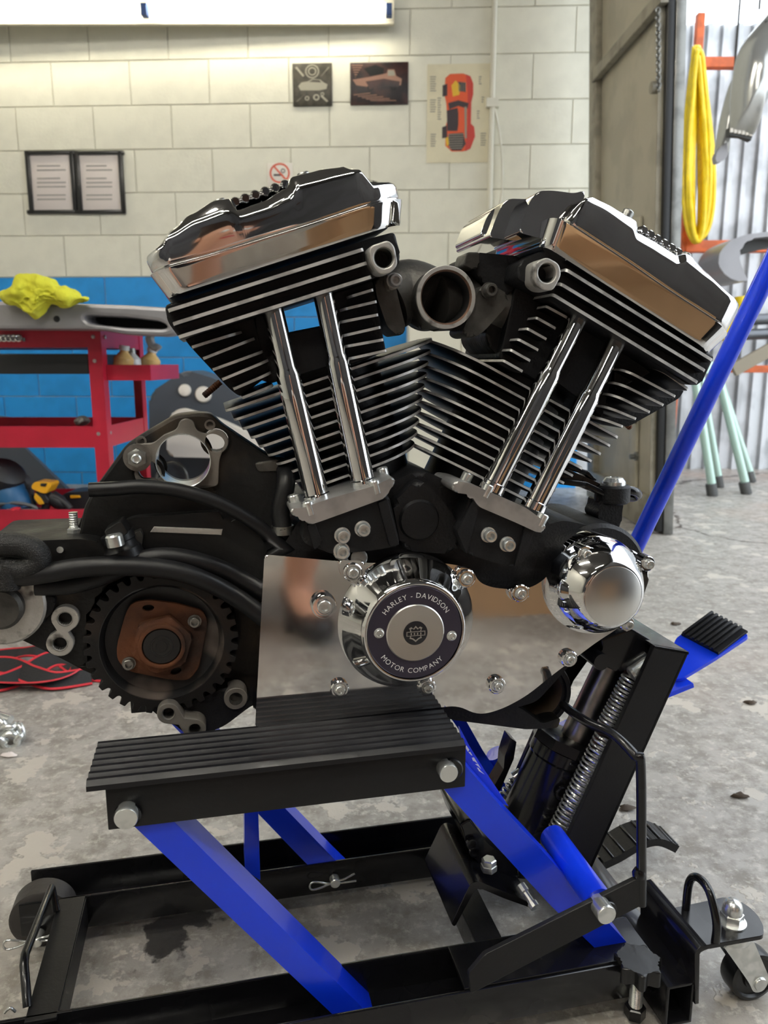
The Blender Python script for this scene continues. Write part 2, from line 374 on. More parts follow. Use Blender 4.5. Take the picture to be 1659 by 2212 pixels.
# ---- cylinder heads
def head(nm, z, body, body_bev, fins3, core, hexp, hole, shorts, thr, sr_):
    hd = empty(nm); hd.parent = ENG
    prism('head_body', fillet(P(z, -.032, *body), .004, 3), .125, 'black_case', hd, .003, 2)
    for k, (a, b) in enumerate(fins3):
        A, B = P(z, -.044, a, b); F = Frame(A, B); fin(hd, F, 0, F.len, 0, -.044, .06, .0036, .004, .004)
    for k, c in enumerate(core): prism('head_casting', fillet(P(z, .0, *c), .004, 3), .11, 'black_case', hd, .004, 2)
    plate('mount_boss', sz(fillet(P(z, -.054, *hexp), .004, 3)), [circ(sz([P1(z, -.054, *hole)])[0], .0085, 24)], -.054, -.03, 'worn_alu', hd, .0012)
    c = P1(z, -.052, *hole); lathe('threaded_hole', [(.0092,0),(.0078,.002),(.0078,.02),(.0,.0201)], c, (0,1,0), ['zinc_dark','bore_dark'], hd, 20, False, [0,0,1])
    for k, s in enumerate(shorts): short_fin(hd, z, s[0], s[1], -.022, .07, .0030, sr_[k//6][0], sr_[k//6][1])
    a, b = P(z, .05, *thr); d = (b-a).normalized()
    st = lathe('exhaust_stud', [(.0030,0)]+[(.0034 if i % 2 else .0029, .004+.0012*i) for i in range(14)]+[(.0025,.0215)], a, d, 'rust', hd, 12)
    return hd
head('rear_cylinder_head', 3, [(40,372),(700,160),(1235,-15),(1375,-55),(1408,95),(1385,160),(1250,215),(130,568),(60,470)], .003,
     [((62,405),(1195,48)), ((90,482),(1215,127)), ((122,558),(1240,207))],
     [[(150,560),(560,440),(640,780),(480,905),(420,860),(190,612)], [(1010,300),(1245,225),(1325,640),(1110,720)], [(600,560),(1000,480),(1080,700),(640,830)], [(560,440),(720,395),(770,640),(600,700)]],
     [(1225,32),(1335,-5),(1372,30),(1392,140),(1345,190),(1280,195),(1232,120)], (1310,98),
     [((200,616),(488,530)), ((265,682),(562,566)), ((320,746),(610,640)), ((375,802),(640,690)), ((440,857),(655,760)), ((490,908),(668,832)),
      ((1105,328),(1248,284)), ((1062,402),(1268,352)), ((1050,474),(1276,428)), ((1062,552),(1290,500)), ((1072,614),(1306,572)), ((1085,686),(1325,634))],
     [(365,815),(260,905)], ((.003,.02),(.012,.003)))
head('front_cylinder_head', 4, [(575,62),(690,2),(830,45),(1578,545),(1500,692),(1435,690),(745,238),(560,150)], .003,
     [((812,100),(1566,568)), ((782,172),(1530,622)), ((745,228),(1492,682))],
     [[(560,150),(740,235),(900,340),(720,700),(470,560)], [(880,330),(1090,470),(1000,860),(720,640)], [(1060,470),(1300,600),(1060,720)]],
     [(655,62),(715,35),(778,70),(790,128),(748,208),(690,205),(650,172)], (716,117),
     [((705,290),(815,350)), ((655,348),(757,405)), ((608,403),(710,460)), ((562,458),(668,515)), ((523,512),(627,570)), ((485,566),(588,624)),
      ((1245,603),(1432,715)), ((1075,612),(1368,752)), ((1048,680),(1308,796)), ((1020,738),(1238,832)), ((990,800),(1168,866)), ((960,858),(1100,905))],
     [(1075,850),(1135,905)], ((.003,.003),(.014,.003)))
h4 = ENG.children[-1]
prism('exhaust_web', fillet(P(4, .035, (1080,640),(1420,720),(1390,760),(1130,905),(960,870),(1000,760)), .003, 3), .004, 'black_case', h4, .001)

# ---- cylinders: barrel and one plate per fin
def cylinder(nm, F, mz, mids, lz, Ls, rz, Rs, t0, rcL, rcR, core):
    cy = empty(nm); cy.parent = ENG
    for m, l, r in zip(mids, Ls, Rs):
        h = F.bh(P1(mz, t0, *m))[1]; b0 = F.bh(P1(lz, t0+rcL, *l))[0]; b1 = F.bh(P1(rz, t0+rcR, *r))[0]
        fin(cy, F, b0, b1, h, t0, t0+.13, .0030, rcL, rcR)
    c0, c1 = P(lz, t0+.065, *core); lathe('barrel', [(.052,0),(.052,(c1-c0).length)], c0, c1-c0, 'black_fin', cy, 40)
    return cy
FcR = Frame(*P(3, 0., (90,482), (1215,127)))
cylinder('rear_cylinder', FcR, 18, [(0,1035+107*k) for k in range(10)], 3,
         [(385,960),(435,1015),(485,1070),(535,1125),(585,1178),(635,1230),(685,1282),(735,1336),(785,1390),(835,1440)],
         18, [(552,830),(541,945),(526,1060),(512,1165),(498,1290),(480,1400),(470,1510),(452,1620),(440,1740),(412,1830)], .0, .010, .056, ((940,620),(1200,1450)))
FcF = Frame(*P(4, 0., (782,172), (1530,622)))
cylinder('front_cylinder', FcF, 18, [(1360,1220),(1335,1328),(1300,1435),(1258,1528),(1212,1622),(1170,1715),(1125,1805),(1075,1892),(1025,1980),(975,2066)],
         18, [(490,768),(496,880),(502,985),(505,1100),(500,1205),(490,1310),(478,1410),(462,1515),(438,1590),(412,1690)],
         4, [(1100,905),(1062,945),(1016,985),(967,1025),(920,1062),(872,1100),(826,1140),(780,1178),(735,1215),(690,1250)], .0, .060, .008, ((1400,1150),(880,2220)))
# ---- pushrod tubes
def pushrod(z, top, bot, r0=.0092, r1=.0112):
    T = -.026; a, b = L(q1(z, *bot), T), L(q1(z, *top), T+.004); ln = (b-a).length
    return lathe('pushrod_tube', [(r1*1.12,-.004),(r1*1.12,.004),(r1,.005),(r1,ln*.5),(r1*.985,ln*.52),(r1*.985,ln*.66),(r0*1.06,ln*.69),(r0,ln*.70),(r0,ln+.012)], a, b-a, 'chrome', ENG, 36)
pushrod(3, (668,395), (925,1490)); pushrod(3, (962,325), (1190,1405))
pushrod(4, (875,350), (435,1215)); pushrod(4, (1070,470), (648,1310))

# ---- tappet blocks
def tappet(z, plate_pts, th, block, pocket, heads, socks):
    tb = empty('tappet_block'); tb.parent = ENG
    v = fillet(P(z, -.05, *plate_pts), .004, 4)
    prism('tappet_cover', v, .062, 'cast_alu', tb, .003, 3)
    prism('tappet_body', fillet(P(z, -.044, *block), .005, 4), .07, 'black_case', tb, .003, 3)
    for p in pocket: prism('cast_rib', fillet(P(z, -.047, *p), .002, 3), .02, 'black_case', tb, .0015)
    for (x, y, t) in heads:
        lathe('cover_screw', [(.0056,-.004),(.0056,.0075),(.0048,.0085),(.003,.0085),(.0026,.005)], P1(z, t, x, y), (P1(z, t, *plate_up[0])-P1(z, t, *plate_up[1])).normalized(), 'zinc', tb, 16)
    for (x, y) in socks: socket_bolt('cap_screw', tb, P1(z, -.045, x, y), .0062, .010)
plate_up = ((200,0), (232,110))
tappet(6, [(168,172),(175,200),(215,205),(238,236),(300,215),(535,130),(545,98),(568,78),(560,52),(480,88),(300,140),(215,170)], 0,
       [(225,205),(540,118),(585,312),(480,330),(330,345),(215,300)], [[(232,236),(262,226),(290,300),(262,330)], [(500,150),(538,135),(582,310),(545,316)]],
       [(188,152,-.02), (242,178,-.045), (492,98,-.045), (522,50,-.015)], [(365,272),(441,247),(362,330)])
plate_up = ((905,0), (850,110))
tappet(6, [(775,92),(790,68),(840,75),(900,100),(1060,170),(1135,225),(1128,262),(1100,262),(1020,225),(880,165),(850,120),(790,112)], 0,
       [(850,112),(1125,248),(1095,330),(1010,395),(840,345),(805,250)], [[(800,260),(860,140),(885,155),(835,345)], [(1060,225),(1095,240),(1050,370),(1015,392)]],
       [(828,68,-.015), (905,112,-.045), (1112,222,-.045)], [(915,270),(985,305)])

# ---- crankcase
cc = empty('crankcase'); cc.parent = ENG
prism('case_half', fillet(P(6, -.015, (130,330),(215,200),(560,70),(655,25),(770,70),(1120,240),(1200,215),(1420,265),(1480,420),(1420,620),(1300,680),(1100,900),(900,960),(60,1000),(60,380)), .008, 4), .17, 'black_case', cc, .006, 3)
prism('case_rib', fillet(P(6, -.03, (555,150),(590,120),(650,60),(700,90),(790,200),(820,300),(780,345),(590,330)), .01, 4), .05, 'black_case', cc, .008, 4)
lathe('case_dimple', [(.020,0),(.018,.003),(.010,.0042),(.0,.0045)], P1(6, -.03, 655, 215), (0,-1,0), 'black_case', cc, 28)
c = P1(6, -.02, 1330, 430); lathe('gear_case_nose', [(.056,-.12),(.056,-.004),(.052,0)], c, (0,-1,0), 'black_case', cc, 40)
for x, y in ((425,352), (360,330)): lathe('dowel_boss', [(.008,0),(.008,.006),(.006,.007)], P1(6, -.035, x, y), (0,-1,0), 'zinc_dark', cc, 16)

# ---- chrome cam cover
cv = empty('cam_cover'); cv.parent = ENG
zb = .313
out = P(6, TC, (72,345),(365,372),(480,378),(620,372),(770,380),(855,398),(880,450),(930,470),(1010,478),(1080,470),(1130,438),(1160,395),(1230,300),(1480,330),(1530,420),(1480,560),(1400,628),(1330,672),(1232,745),(1155,802),(1060,880),(965,930),(880,952))
bl = P1(6, TC, 38, 1036); br = P1(6, TC, 800, 962)
out += [Vector((br.x, TC, zb+.004)), Vector((bl.x, TC, zb+.002))]
prism('cover_shell', fillet(out, [.004,.01,.01,.01,.01,.006,.01,.01,.01,.01,.01,.006,.004,.01,.01,.02,.01,.01,.03,.03,.03,.03,.02,.01,.003], 5), .05, 'chrome_cover', cv, .003, 4, ang=50)
# timing bell, ring plate, spun disc, emblem
tf_ = -.078; bc = P1(6, tf_, 641, 641); ax = Vector((0,-1,0)); base = Vector((bc.x, TC, bc.z)); dz = TC-tf_
lathe('timing_bell', [(.0665,-.004),(.0660,.0015),(.063,.006),(.0565,.017),(.050,.027),(.0478,dz-.001),(.0465,dz),(.0450,dz-.0005),(.0445,dz-.003)], base, ax, 'chrome', cv, 72, ang=60)
pl = lathe('timing_plate', [(.0443,dz-.004),(.0443,dz-.0012),(.0436,dz-.0006),(.0270,dz-.0006)], base, ax, 'plate_purple', cv, 64)
lathe('spun_disc', [(.0272,dz-.004),(.0272,dz+.0004),(.0262,dz+.0012),(.0112,dz+.0004)], base, ax, 'spun_alu', pl, 64)
lathe('emblem_disc', [(.0113,dz-.003),(.0113,dz+.0009),(.0105,dz+.0012)], base, ax, 'emblem_black', pl, 40)
for x, y in ((505,643), (779,653)): socket_bolt('plate_screw', pl, Vector((P1(6,tf_,x,y).x, tf_+.001, P1(6,tf_,x,y).z)), .0040, .003)
def flat(name, pts, t, m, parent, th=.0005): return prism(name, [Vector((bc.x+x, t, bc.z+z)) for x, z in pts], th, m, parent)
te = TC-dz-.0016
sh = [(-.0062,.0052),(-.0040,.0062),(-.0022,.0046),(0,.0072),(.0022,.0046),(.0040,.0062),(.0062,.0052),(.0052,.0030),(.0052,-.0030),(.0058,-.0046),(.0030,-.0056),(0,-.0082),(-.0030,-.0056),(-.0058,-.0046),(-.0052,-.0030),(-.0052,.0030)]
flat('emblem_shield', sh, te, 'spun_alu', pl); flat('emblem_field', [(x*.78, z*.78) for x, z in sh], te-.0003, 'emblem_black', pl)
flat('emblem_bar', [(-.0088,.0022),(.0088,.0022),(.0088,-.0022),(-.0088,-.0022)], te-.0006, 'spun_alu', pl); flat('emblem_bar_field', [(-.0080,.0015),(.0080,.0015),(.0080,-.0015),(-.0080,-.0015)], te-.0009, 'emblem_black', pl)
for x in (-.0045, -.0015, .0015, .0045): flat('emblem_stroke', [(x-.0005,.0010),(x+.0005,.0010),(x+.0005,-.0010),(x-.0005,-.0010)], te-.0012, 'spun_alu', pl)
def arc_text(name, txt, rad, size, mid, top, parent, t, m):
    """letters set one by one along an arc (flat print)"""
    bm = bmesh.new(); widths = []; ms = []
    for ch in txt:
        cu = bpy.data.curves.new('g', 'FONT'); cu.body = ch; cu.size = size; cu.resolution_u = 3; ob = bpy.data.objects.new('g', cu); COL.objects.link(ob)
        me = bpy.data.meshes.new_from_object(ob); bpy.data.objects.remove(ob); bpy.data.curves.remove(cu)
        xs = [v.co.x for v in me.vertices]; wd = (max(xs)-min(xs)) if xs else size*.28
        widths.append(wd+size*.13); ms.append((me, (min(xs) if xs else 0), wd))
    tot = sum(widths); x = -tot/2
    for (me, x0, wd), adv in zip(ms, widths):
        a = (x+adv/2)/rad; x += adv
        ang_ = mid-a if top else mid+a
        cx, cz = bc.x+rad*math.cos(ang_), bc.z+rad*math.sin(ang_); rot = ang_-math.pi/2 if top else ang_+math.pi/2
        c_, s_ = math.cos(rot), math.sin(rot)
        vm = []
        for v in me.vertices:
            lx, lz = v.co.x-x0-wd/2, v.co.y-size*.35
            vm.append(bm.verts.new((cx+lx*c_-lz*s_, t, cz+lx*s_+lz*c_)))
        for p in me.polygons: bm.faces.new([vm[i] for i in p.vertices])
        bpy.data.meshes.remove(me)
    return bm_obj(name, bm, m, parent, smooth=False)
tl = TC-dz+.0003
arc_text('lettering', 'HARLEY - DAVIDSON', .0355, .0068, R(88), True, pl, tl, 'print_white')
arc_text('lettering', 'MOTOR COMPANY', .0362, .0068, R(-96), False, pl, tl, 'print_white')
# points cover
pc = P1(6, -.088, 1388, 502); pb = Vector((pc.x, TC, pc.z))
lathe('points_cover', [(.0500,-.03),(.0500,.002),(.0492,.008),(.0482,.010),(.0478,.013),(.0445,.022),(.0335,.0405),(.0305,.0430),(.0292,.0434),(.0284,.0434)], pb, ax, 'chrome', cv, 72, ang=60)
lathe('points_cover_disc', [(.0288,.0425),(.0288,.0436),(.0282,.0440)], pb, ax, 'spun_alu', cv, 56)
for x, y, t in ((1282,342,-.066), (1517,380,-.062), (1440,607,-.062)):
    p = P1(6, t, x, y); lathe('screw_boss', [(.0078,-.014),(.0078,0),(.0070,.0010),(.0055,.0010)], p, ax, 'chrome', cv, 24); socket_bolt('cap_screw', cv, p+ax*.0006, .0045, .0055)
for x, y in ((405,412),(833,435),(1035,490),(355,852),(685,845),(948,838),(1220,738)):
    p = P1(6, TC-(.0048 if (x, y) in ((405,412),(833,435),(1035,490)) else .003), x, y); lathe('screw_boss', [(.0090,-.004),(.0088,.0012),(.0078,.0022),(.0064,.0022),(.0058,.0008)], p, ax, 'chrome', cv, 28); socket_bolt('cap_screw', cv, p+ax*.0008, .0047, .0055)
for pts in ([(352,366),(452,370),(452,425),(432,455),(405,464),(380,452),(358,420)], [(798,392),(862,402),(868,440),(850,462),(830,470),(806,456),(796,425)], [(990,474),(1078,466),(1074,506),(1056,526),(1035,532),(1012,524),(996,505)]):
    prism('screw_pad', fillet(P(6, TC-.0042, *pts), .004, 4), .008, 'chrome', cv, .0022, 4, ang=50)
p = P1(6, TC-.006, 297, 540); lathe('plug_boss', [(.0118,-.008),(.0115,.001),(.0105,.003),(.0088,.003),(.0082,.001)], p, ax, 'chrome', cv, 36); socket_bolt('drain_plug', cv, p, .0066, .005)

# ---- transmission end of the case (starter hole, pulley, hoses)
tr = empty('transmission_case'); tr.parent = ENG
tcase = .03
hole_c = P1(5, .006, 1027, 295); hr = (P1(5, .006, 1176, 295)-hole_c).length
ear1 = P1(5, .006, 1211, 192); ear2 = P1(5, .006, 829, 371)
o_ = fillet(P(5, .012, (470,560),(515,470),(640,300),(700,215),(800,150),(980,45),(1100,32),(1185,38),(1240,95),(1500,270),(1610,300),(1610,760),(1000,760),(430,760)), .005, 4)
plate('starter_housing', sz(o_), [circ(sz([hole_c])[0], hr*1.0, 48), circ(sz([ear1])[0], .0115, 20), circ(sz([ear2])[0], .0118, 20)], .012, .05, 'black_grimy', tr, .003)
g = fillet(P(5, .006, (1005,75),(1040,60),(1085,75),(1100,130),(1150,150),(1200,140),(1250,165),(1268,205),(1245,245),(1228,300),(1222,440),(1150,450),(900,440),(870,405),(790,405),(765,370),(770,340),(720,312),(706,260),(730,215),(790,205),(860,200),(920,150),(990,125)), .004, 4)
plate('starter_gasket_face', sz(g), [circ(sz([hole_c])[0], hr, 48), circ(sz([ear1])[0], .011, 20), circ(sz([ear2])[0], .0112, 20)], .006, .014, 'gasket_grey', tr, .0008)
lathe('hole_rim', [(hr*.998,-.03),(hr*.998,.0072),(hr*1.03,.0076),(hr*1.03,-.001)], hole_c, (0,-1,0), 'zinc', tr, 48, False)
p = P1(5, .004, 770, 280)
lathe('washer', [(.0125,0),(.0125,.002),(.006,.0022)], p, (0,-1,0), 'zinc_dark', tr, 24); socket_bolt('hex_nut', tr, p, .0088, .008, 'zinc_dark', hexhead=True)
lathe('stud', [(.0045,0),(.0045,.013),(.0035,.014),(.0022,.0125)], p, (0,-1,0), 'zinc', tr, 14)
for x, y in ((1175,98), (790,190)): lathe('dowel_hole', [(.005,0),(.005,.001),(.0032,.001),(.0030,-.003)], P1(5, .012, x, y), (0,-1,0), 'zinc_dark', tr, 14)
# main casting, upper shoulder and tail
prism('gearbox_body', fillet(P(5, .02, (430,690),(500,505),(900,520),(1300,560),(1600,740),(1600,1620),(1420,1660),(1250,1790),(1100,1840),(1000,1790),(900,1740),(700,1560),(480,1480),(300,1380),(330,760)), .01, 4), .12, 'black_grimy', tr, .008, 3)
prism('gearbox_shelf', fillet(P(5, -.002, (720,620),(1290,580),(1400,660),(1500,780),(1500,1020),(1300,1000),(900,880),(560,860),(640,690)), .02, 4), .06, 'black_grimy', tr, .014, 5)
prism('casting_strip', P(5, -.0035, (862,668),(1248,682),(1240,716),(840,700)), .004, 'worn_alu', tr, .001)
prism('mount_arm', fillet(P(5, -.01, (-120,760),(240,745),(480,735),(600,770),(620,1000),(480,1100),(490,1480),(300,1385),(-120,1190)), .01, 4), .10, 'black_grimy', tr, .008, 3)
prism('arm_recess_rib', fillet(P(5, -.016, (200,1040),(320,1060),(300,1130),(240,1230),(180,1180)), .006, 3), .03, 'black_case', tr, .003)
# stud standing on the arm
p = P1(5, .02, 422, 755)
lathe('stud_washer', [(.0135,-.01),(.0135,0),(.0105,.003),(.006,.0035)], p, (0,0,1), 'zinc', tr, 24); socket_bolt('hex_nut', tr, p+Vector((0,0,.003)), .0068, .011, 'zinc', ax=(0,0,1), hexhead=True)
lathe('threaded_stud', [(.0042 if i % 2 else .0036, .012+.0011*i) for i in range(16)], p, (0,0,1), 'zinc', tr, 12)
lathe('small_plug', [(.003,0),(.003,.002)], P1(5, -.012, 338, 795), (0,-1,0), 'zinc', tr, 10)
# speed sensor: oily elbow, cap and screw
d = (P1(5, -.015, 640, 640)-P1(5, -.015, 700, 800)).normalized(); p = P1(5, -.012, 690, 800)
lathe('sensor_body', [(.017,-.006),(.0165,.002),(.0145,.004),(.0135,.009),(.0148,.010),(.0145,.017)], p, d, 'rubber_hose', tr, 22)
prism('sensor_connector', fillet(P(5, -.03, (578,695),(675,632),(722,705),(615,758)), .003, 3), .024, 'knob_black', tr, .002)
prism('sensor_bracket', fillet(P(5, -.012, (715,720),(785,685),(800,720),(790,790),(730,820)), .002, 3), .012, 'cast_dark', tr, .001)
lathe('sensor_screw', [(.0075,0),(.0075,.009),(.006,.0105)], P1(5, -.034, 650, 775), (P1(5,-.034,640,735)-P1(5,-.034,652,785)).normalized(), 'zinc', tr, 14)
# hoses
tube('breather_hose', P(5, -.012, (500,462),(640,455),(800,445),(1000,465),(1200,525),(1390,625),(1520,725),(1640,830)), .0066, 'rubber_hose', ENG, 16, 8)
tube('oil_hose', P(5, -.030, (62,945),(140,945),(280,925),(440,898),(620,888),(800,893),(1000,920),(1180,985),(1340,1075),(1480,1180)), .0088, 'rubber_hose', ENG, 16, 8)
tube('oil_hose', P(5, -.017, (200,1000),(380,995),(560,950),(700,890),(850,840),(1000,840),(1150,875),(1300,935),(1480,1040)), .0086, 'rubber_hose', ENG, 16, 8)
bh = tube('braided_hose', P(5, -.030, (-150,720),(0,762),(110,768),(190,800),(215,855),(140,905),(30,905),(-80,950)), .0105, 'braid', ENG, 18, 10)
tube('hose_sleeve', P(5, -.030, (60,880),(45,950),(40,1010)), .011, 'braid', ENG, 14, 4)
tube('vent_hose', [P1(5, .02, 1500, 340), P1(5, .02, 1580, 330), P1(5, .0, 1600, 420), P1(5, -.005, 1570, 580), P1(5, -.01, 1585, 690)], .009, 'rubber_hose', ENG, 14, 8)
prism('hose_fitting', fillet(P(5, .01, (1420,310),(1560,285),(1570,360),(1440,365)), .004, 3), .02, 'cast_dark', ENG, .003)
lathe('hose_clamp', [(.0105,0),(.0105,.008)], P1(5, -.008, 1582, 660), (0,0,-1), 'zinc_dark', ENG, 18)
# swing-arm pivot flange at the far end
p = P1(5, -.018, 15, 1110)
lathe('pivot_flange', [(.036,-.03),(.036,0),(.034,.002),(.018,.002)], p, (0,-1,0), 'worn_alu', tr, 36)
lathe('pivot_hub', [(.019,0),(.019,.009),(.016,.012),(.0,.0125)], p, (0,-1,0), 'cast_dark', tr, 32)
prism('pivot_tab', fillet(P(5, -.014, (195,1040),(245,1055),(230,1110),(200,1120)), .002, 3), .01, 'worn_alu', tr, .001)
# paired bosses
def bosses(z, t, cs, r, hole, m='worn_alu', nm='boss_bridge'):
    a, b = P(z, t, *cs); n = (b-a).normalized(); u = Vector((-n.z, 0, n.x)); k = r*.42; mid = (a+b)/2
    outl = []
    for c, s in ((a,-1), (b,1)):
        base_a = math.atan2((n*s).z, (n*s).x)
        for i in range(17):
            an = base_a-R(118)+R(236)*i/16; outl.append(c+Vector((math.cos(an)*r, 0, math.sin(an)*r)))
        outl.append(mid+u*(-k if s < 0 else k)) if False else None
        outl.append(mid+u*(k if (s < 0) == ((n.x*u.z-n.z*u.x) < 0) else -k))
    plate(nm, sz(outl), [circ((a.x,a.z), hole, 20), circ((b.x,b.z), hole, 20)], t, t+.018, m, tr, .001)
    for c in (a, b): lathe('threaded_hole', [(hole*1.18,-.0005),(hole*1.0,.0012),(hole*.98,.012),(0,.0121)], c, (0,1,0), ['zinc_dark','bore_dark'], tr, 18, False, [0,0,1])
bosses(5, -.018, ((364,1185),(335,1325)), .0118, .0058)
bosses(5, -.024, ((943,1715),(1090,1803)), .0105, .0052, 'gasket_grey')
p = P1(5, -.012, 1320, 1630); lathe('case_boss', [(.0112,-.02),(.0112,0),(.0105,.001),(.0065,.001),(.006,-.006)], p, (0,-1,0), 'gasket_grey', tr, 24); 
lathe('threaded_hole', [(.006,0),(.0055,.010),(0,.0101)], p-Vector((0,.001,0)), (0,1,0), 'zinc_dark', tr, 16, False)
prism('lower_case_lug', fillet(P(5, -.006, (880,1690),(1100,1640),(1280,1560),(1420,1640),(1300,1740),(1140,1850),(1040,1830)), .01, 4), .06, 'black_case', tr, .006, 3)
# ---- belt pulley
pu = empty('belt_pulley'); pu.parent = ENG
T_P = -.014; pcn = P1(5, T_P, 908, 1322); ro = (P1(5, T_P, 1335, 1322)-pcn).length
NT = 34
outl = []
for k in range(NT):
    for da, rr in ((-.5,.905),(-.40,.910),(-.32,.925),(-.27,.955),(-.24,.985),(-.19,1.0),(.19,1.0),(.24,.985),(.27,.955),(.32,.925),(.40,.910)):
        an = 2*math.pi*(k+da)/NT+.05; outl.append((pcn.x+ro*rr*math.cos(an), pcn.z+ro*rr*math.sin(an)))
plate('toothed_rim', outl, [circ((pcn.x,pcn.z), ro*.80, 64)], T_P, T_P+.034, 'pulley_face', pu, .0008)
lathe('pulley_dish', [(ro*.81,0),(ro*.795,.0005),(ro*.765,-.004),(ro*.74,-.010),(ro*.62,-.012),(ro*.2,-.011)], pcn, (0,-1,0), 'pulley_dish', pu, 64, False, ang=60)
lathe('back_flange', [(ro*1.05,0),(ro*1.05,.002)], pcn+Vector((0,.034,0)), (0,1,0), 'pulley_face', pu, 64)
lk = P(5, T_P+.004, (700,1160),(735,1095),(830,1078),(990,1098),(1140,1140),(1165,1205),(1115,1460),(1060,1530),(960,1528),(720,1480),(655,1420),(652,1340))
sl = lambda x, y, a: [(c.x, c.z) for c in [P1(5, T_P+.004, x, y)+Vector((math.cos(an)*.0052*math.cos(a)-math.sin(an)*.0030*math.sin(a), 0, math.cos(an)*.0052*math.sin(a)+math.sin(an)*.0030*math.cos(a))) for an in [2*math.pi*i/14 for i in range(14)]]]
plate('lock_plate', sz(fillet(lk, .006, 4)), [sl(830,1124,.0), sl(985,1478,.3)], T_P+.004, T_P+.0085, 'rust', pu, .0008)
for x, y in ((1090,1196), (722,1432)): socket_bolt('lock_screw', pu, P1(5, T_P+.003, x, y), .0052, .006, 'zinc_dark')
rn = (P1(5, T_P, 1085, 1322)-pcn).length
bm = bmesh.new(); hexo = []
for k in range(6):
    an = math.pi/3*k+.22; hexo.append(Vector((pcn.x+rn*math.cos(an), T_P-.005, pcn.z+rn*math.sin(an))))
prism_bm(bm, fillet(hexo, .003, 3), Vector((0,.012,0)), .002, 2); bm_obj('shaft_nut', bm, 'rust', pu)
lathe('nut_collar', [(rn*.76,0),(rn*.74,.004),(rn*.68,.0045),(rn*.62,.004),(rn*.60,-.002)], pcn+Vector((0,-.0050-T_P+T_P,0)), (0,-1,0), 'rust', pu, 40)
lathe('shaft_plug', [(rn*.6,-.003),(rn*.6,.002),(rn*.57,.003),(rn*.36,.003),(rn*.35,.0036),(rn*.30,.0036),(rn*.29,.003),(rn*.18,.003),(rn*.17,.0036),(0,.0036)], pcn+Vector((0,-.0052,0)), (0,-1,0), 'knob_black', pu, 40)

# ---- intake manifold
im = empty('intake_manifold'); im.parent = ENG
tm = -.02; c = P1(4, tm, 200, 242); ri = (P1(4, tm, 322, 242)-c).length; ro2 = (P1(4, tm, 350, 242)-c).length
lathe('carburettor_spigot', [(ro2*.98,-.075),(ro2*.95,-.02),(ro2*.96,-.006),(ro2,-.004),(ro2,-.0005),(ro2*.98,0),(ri*1.07,0),(ri*1.0,-.0025),(ri*.97,-.06),(0,-.0601)], c, (0,-1,0), ['cast_dark','bore_rust','bore_dark','worn_alu'], im, 48, True, [0,0,3,3,3,3,1,2,2,2])
# runners to each head: swept bodies
def runner(pts, r): tube('runner', pts, r, 'cast_dark', im, 20, 8)
lf = P1(3, .03, 1330, 350); rf = P1(4, .03, 500, 300)
runner([c+Vector((0,.045,0)), (c+lf)/2+Vector((0,.03,.010)), lf], [.030]*17)
runner([c+Vector((0,.045,0)), (c+rf)/2+Vector((0,.03,.004)), rf], [.029]*17)
prism('runner_flange', fillet(P(3, .0, (1255,222),(1345,185),(1375,225),(1385,300),(1440,520),(1400,555),(1330,500),(1270,330)), .005, 4), .05, 'cast_dark', im, .004, 3)
prism('runner_flange', fillet(P(4, -.012, (345,250),(380,180),(440,180),(525,232),(505,290),(390,420),(330,455),(280,430)), .006, 4), .045, 'cast_dark', im, .004, 3)
prism('flange_lug', fillet(P(3, -.012, (1320,195),(1385,190),(1390,280),(1340,290)), .003, 3), .012, 'gasket_grey', im, .002)
socket_bolt('flange_screw', im, P1(3, -.012, 1368, 232), .006, .009, 'cast_alu'); socket_bolt('flange_screw', im, P1(4, -.014, 415, 208), .0062, .010, 'cast_dark')
prism('sensor_bung', fillet(P(4, -.005, (285,85),(305,10),(372,10),(370,80),(345,100)), .003, 3), .03, 'cast_dark', im, .002)
prism('head_port_casting', fillet(P(4, .002, (330,10),(560,30),(600,60),(520,250),(350,140)), .008, 4), .08, 'black_case', im, .005)
prism('port_wall', fillet(P(4, .012, (430,200),(600,160),(720,300),(480,560),(400,470)), .008, 4), .08, 'black_grimy', im, .005)
# ---- front engine mount: link, pinch bolt and post
mt = empty('top_engine_mount'); mt.parent = ENG
pb_ = P1(14, .03, 450, 1800)
lathe('link_eye', [(.0165,-.010),(.019,-.008),(.019,.008),(.0165,.010)], P1(14, .03, 450, 1790), (0,0,1), 'black_case', mt, 32)
lathe('pinch_bolt', [(.0125,0),(.0122,.004),(.009,.008),(.005,.0085),(.0045,.006)], P1(14, .03, 462, 1730), (0,0,1), 'zinc', mt, 24)
def strap(t, pts, wd, th): 
    v = P(14, t, *pts); bm = bmesh.new()
    for a, b in zip(v, v[1:]):
        box_bm(bm, (a+b)/2, (b-a).normalized(), Y3, (b-a).normalized().cross(Y3), (b-a).length+.004, wd, th, .0012)
    return bm_obj('mount_strap', bm, 'lift_black', mt)
strap(.03, [(80,1700),(240,1720),(370,1780),(450,1800)], .022, .006); strap(.045, [(110,1600),(250,1640),(300,1690)], .02, .005)
tube('mount_loop', [P1(14, .035, 520, 1760), P1(14, .035, 600, 1775), P1(14, .045, 625, 1800), P1(14, .05, 590, 1815), P1(14, .045, 520, 1805)], .005, 'lift_black', mt, 10, 6)
prism('mount_link', fillet(P(14, .028, (100,1600),(300,1690),(380,1720),(360,1800),(270,1760),(80,1680)), .004, 3), .016, 'lift_black', mt, .002)
prism('mount_post', fillet(P(14, .02, (375,1835),(535,1840),(520,1900),(515,2000),(430,2100),(345,1930),(370,1890)), .004, 3), .03, 'black_case', mt, .004)
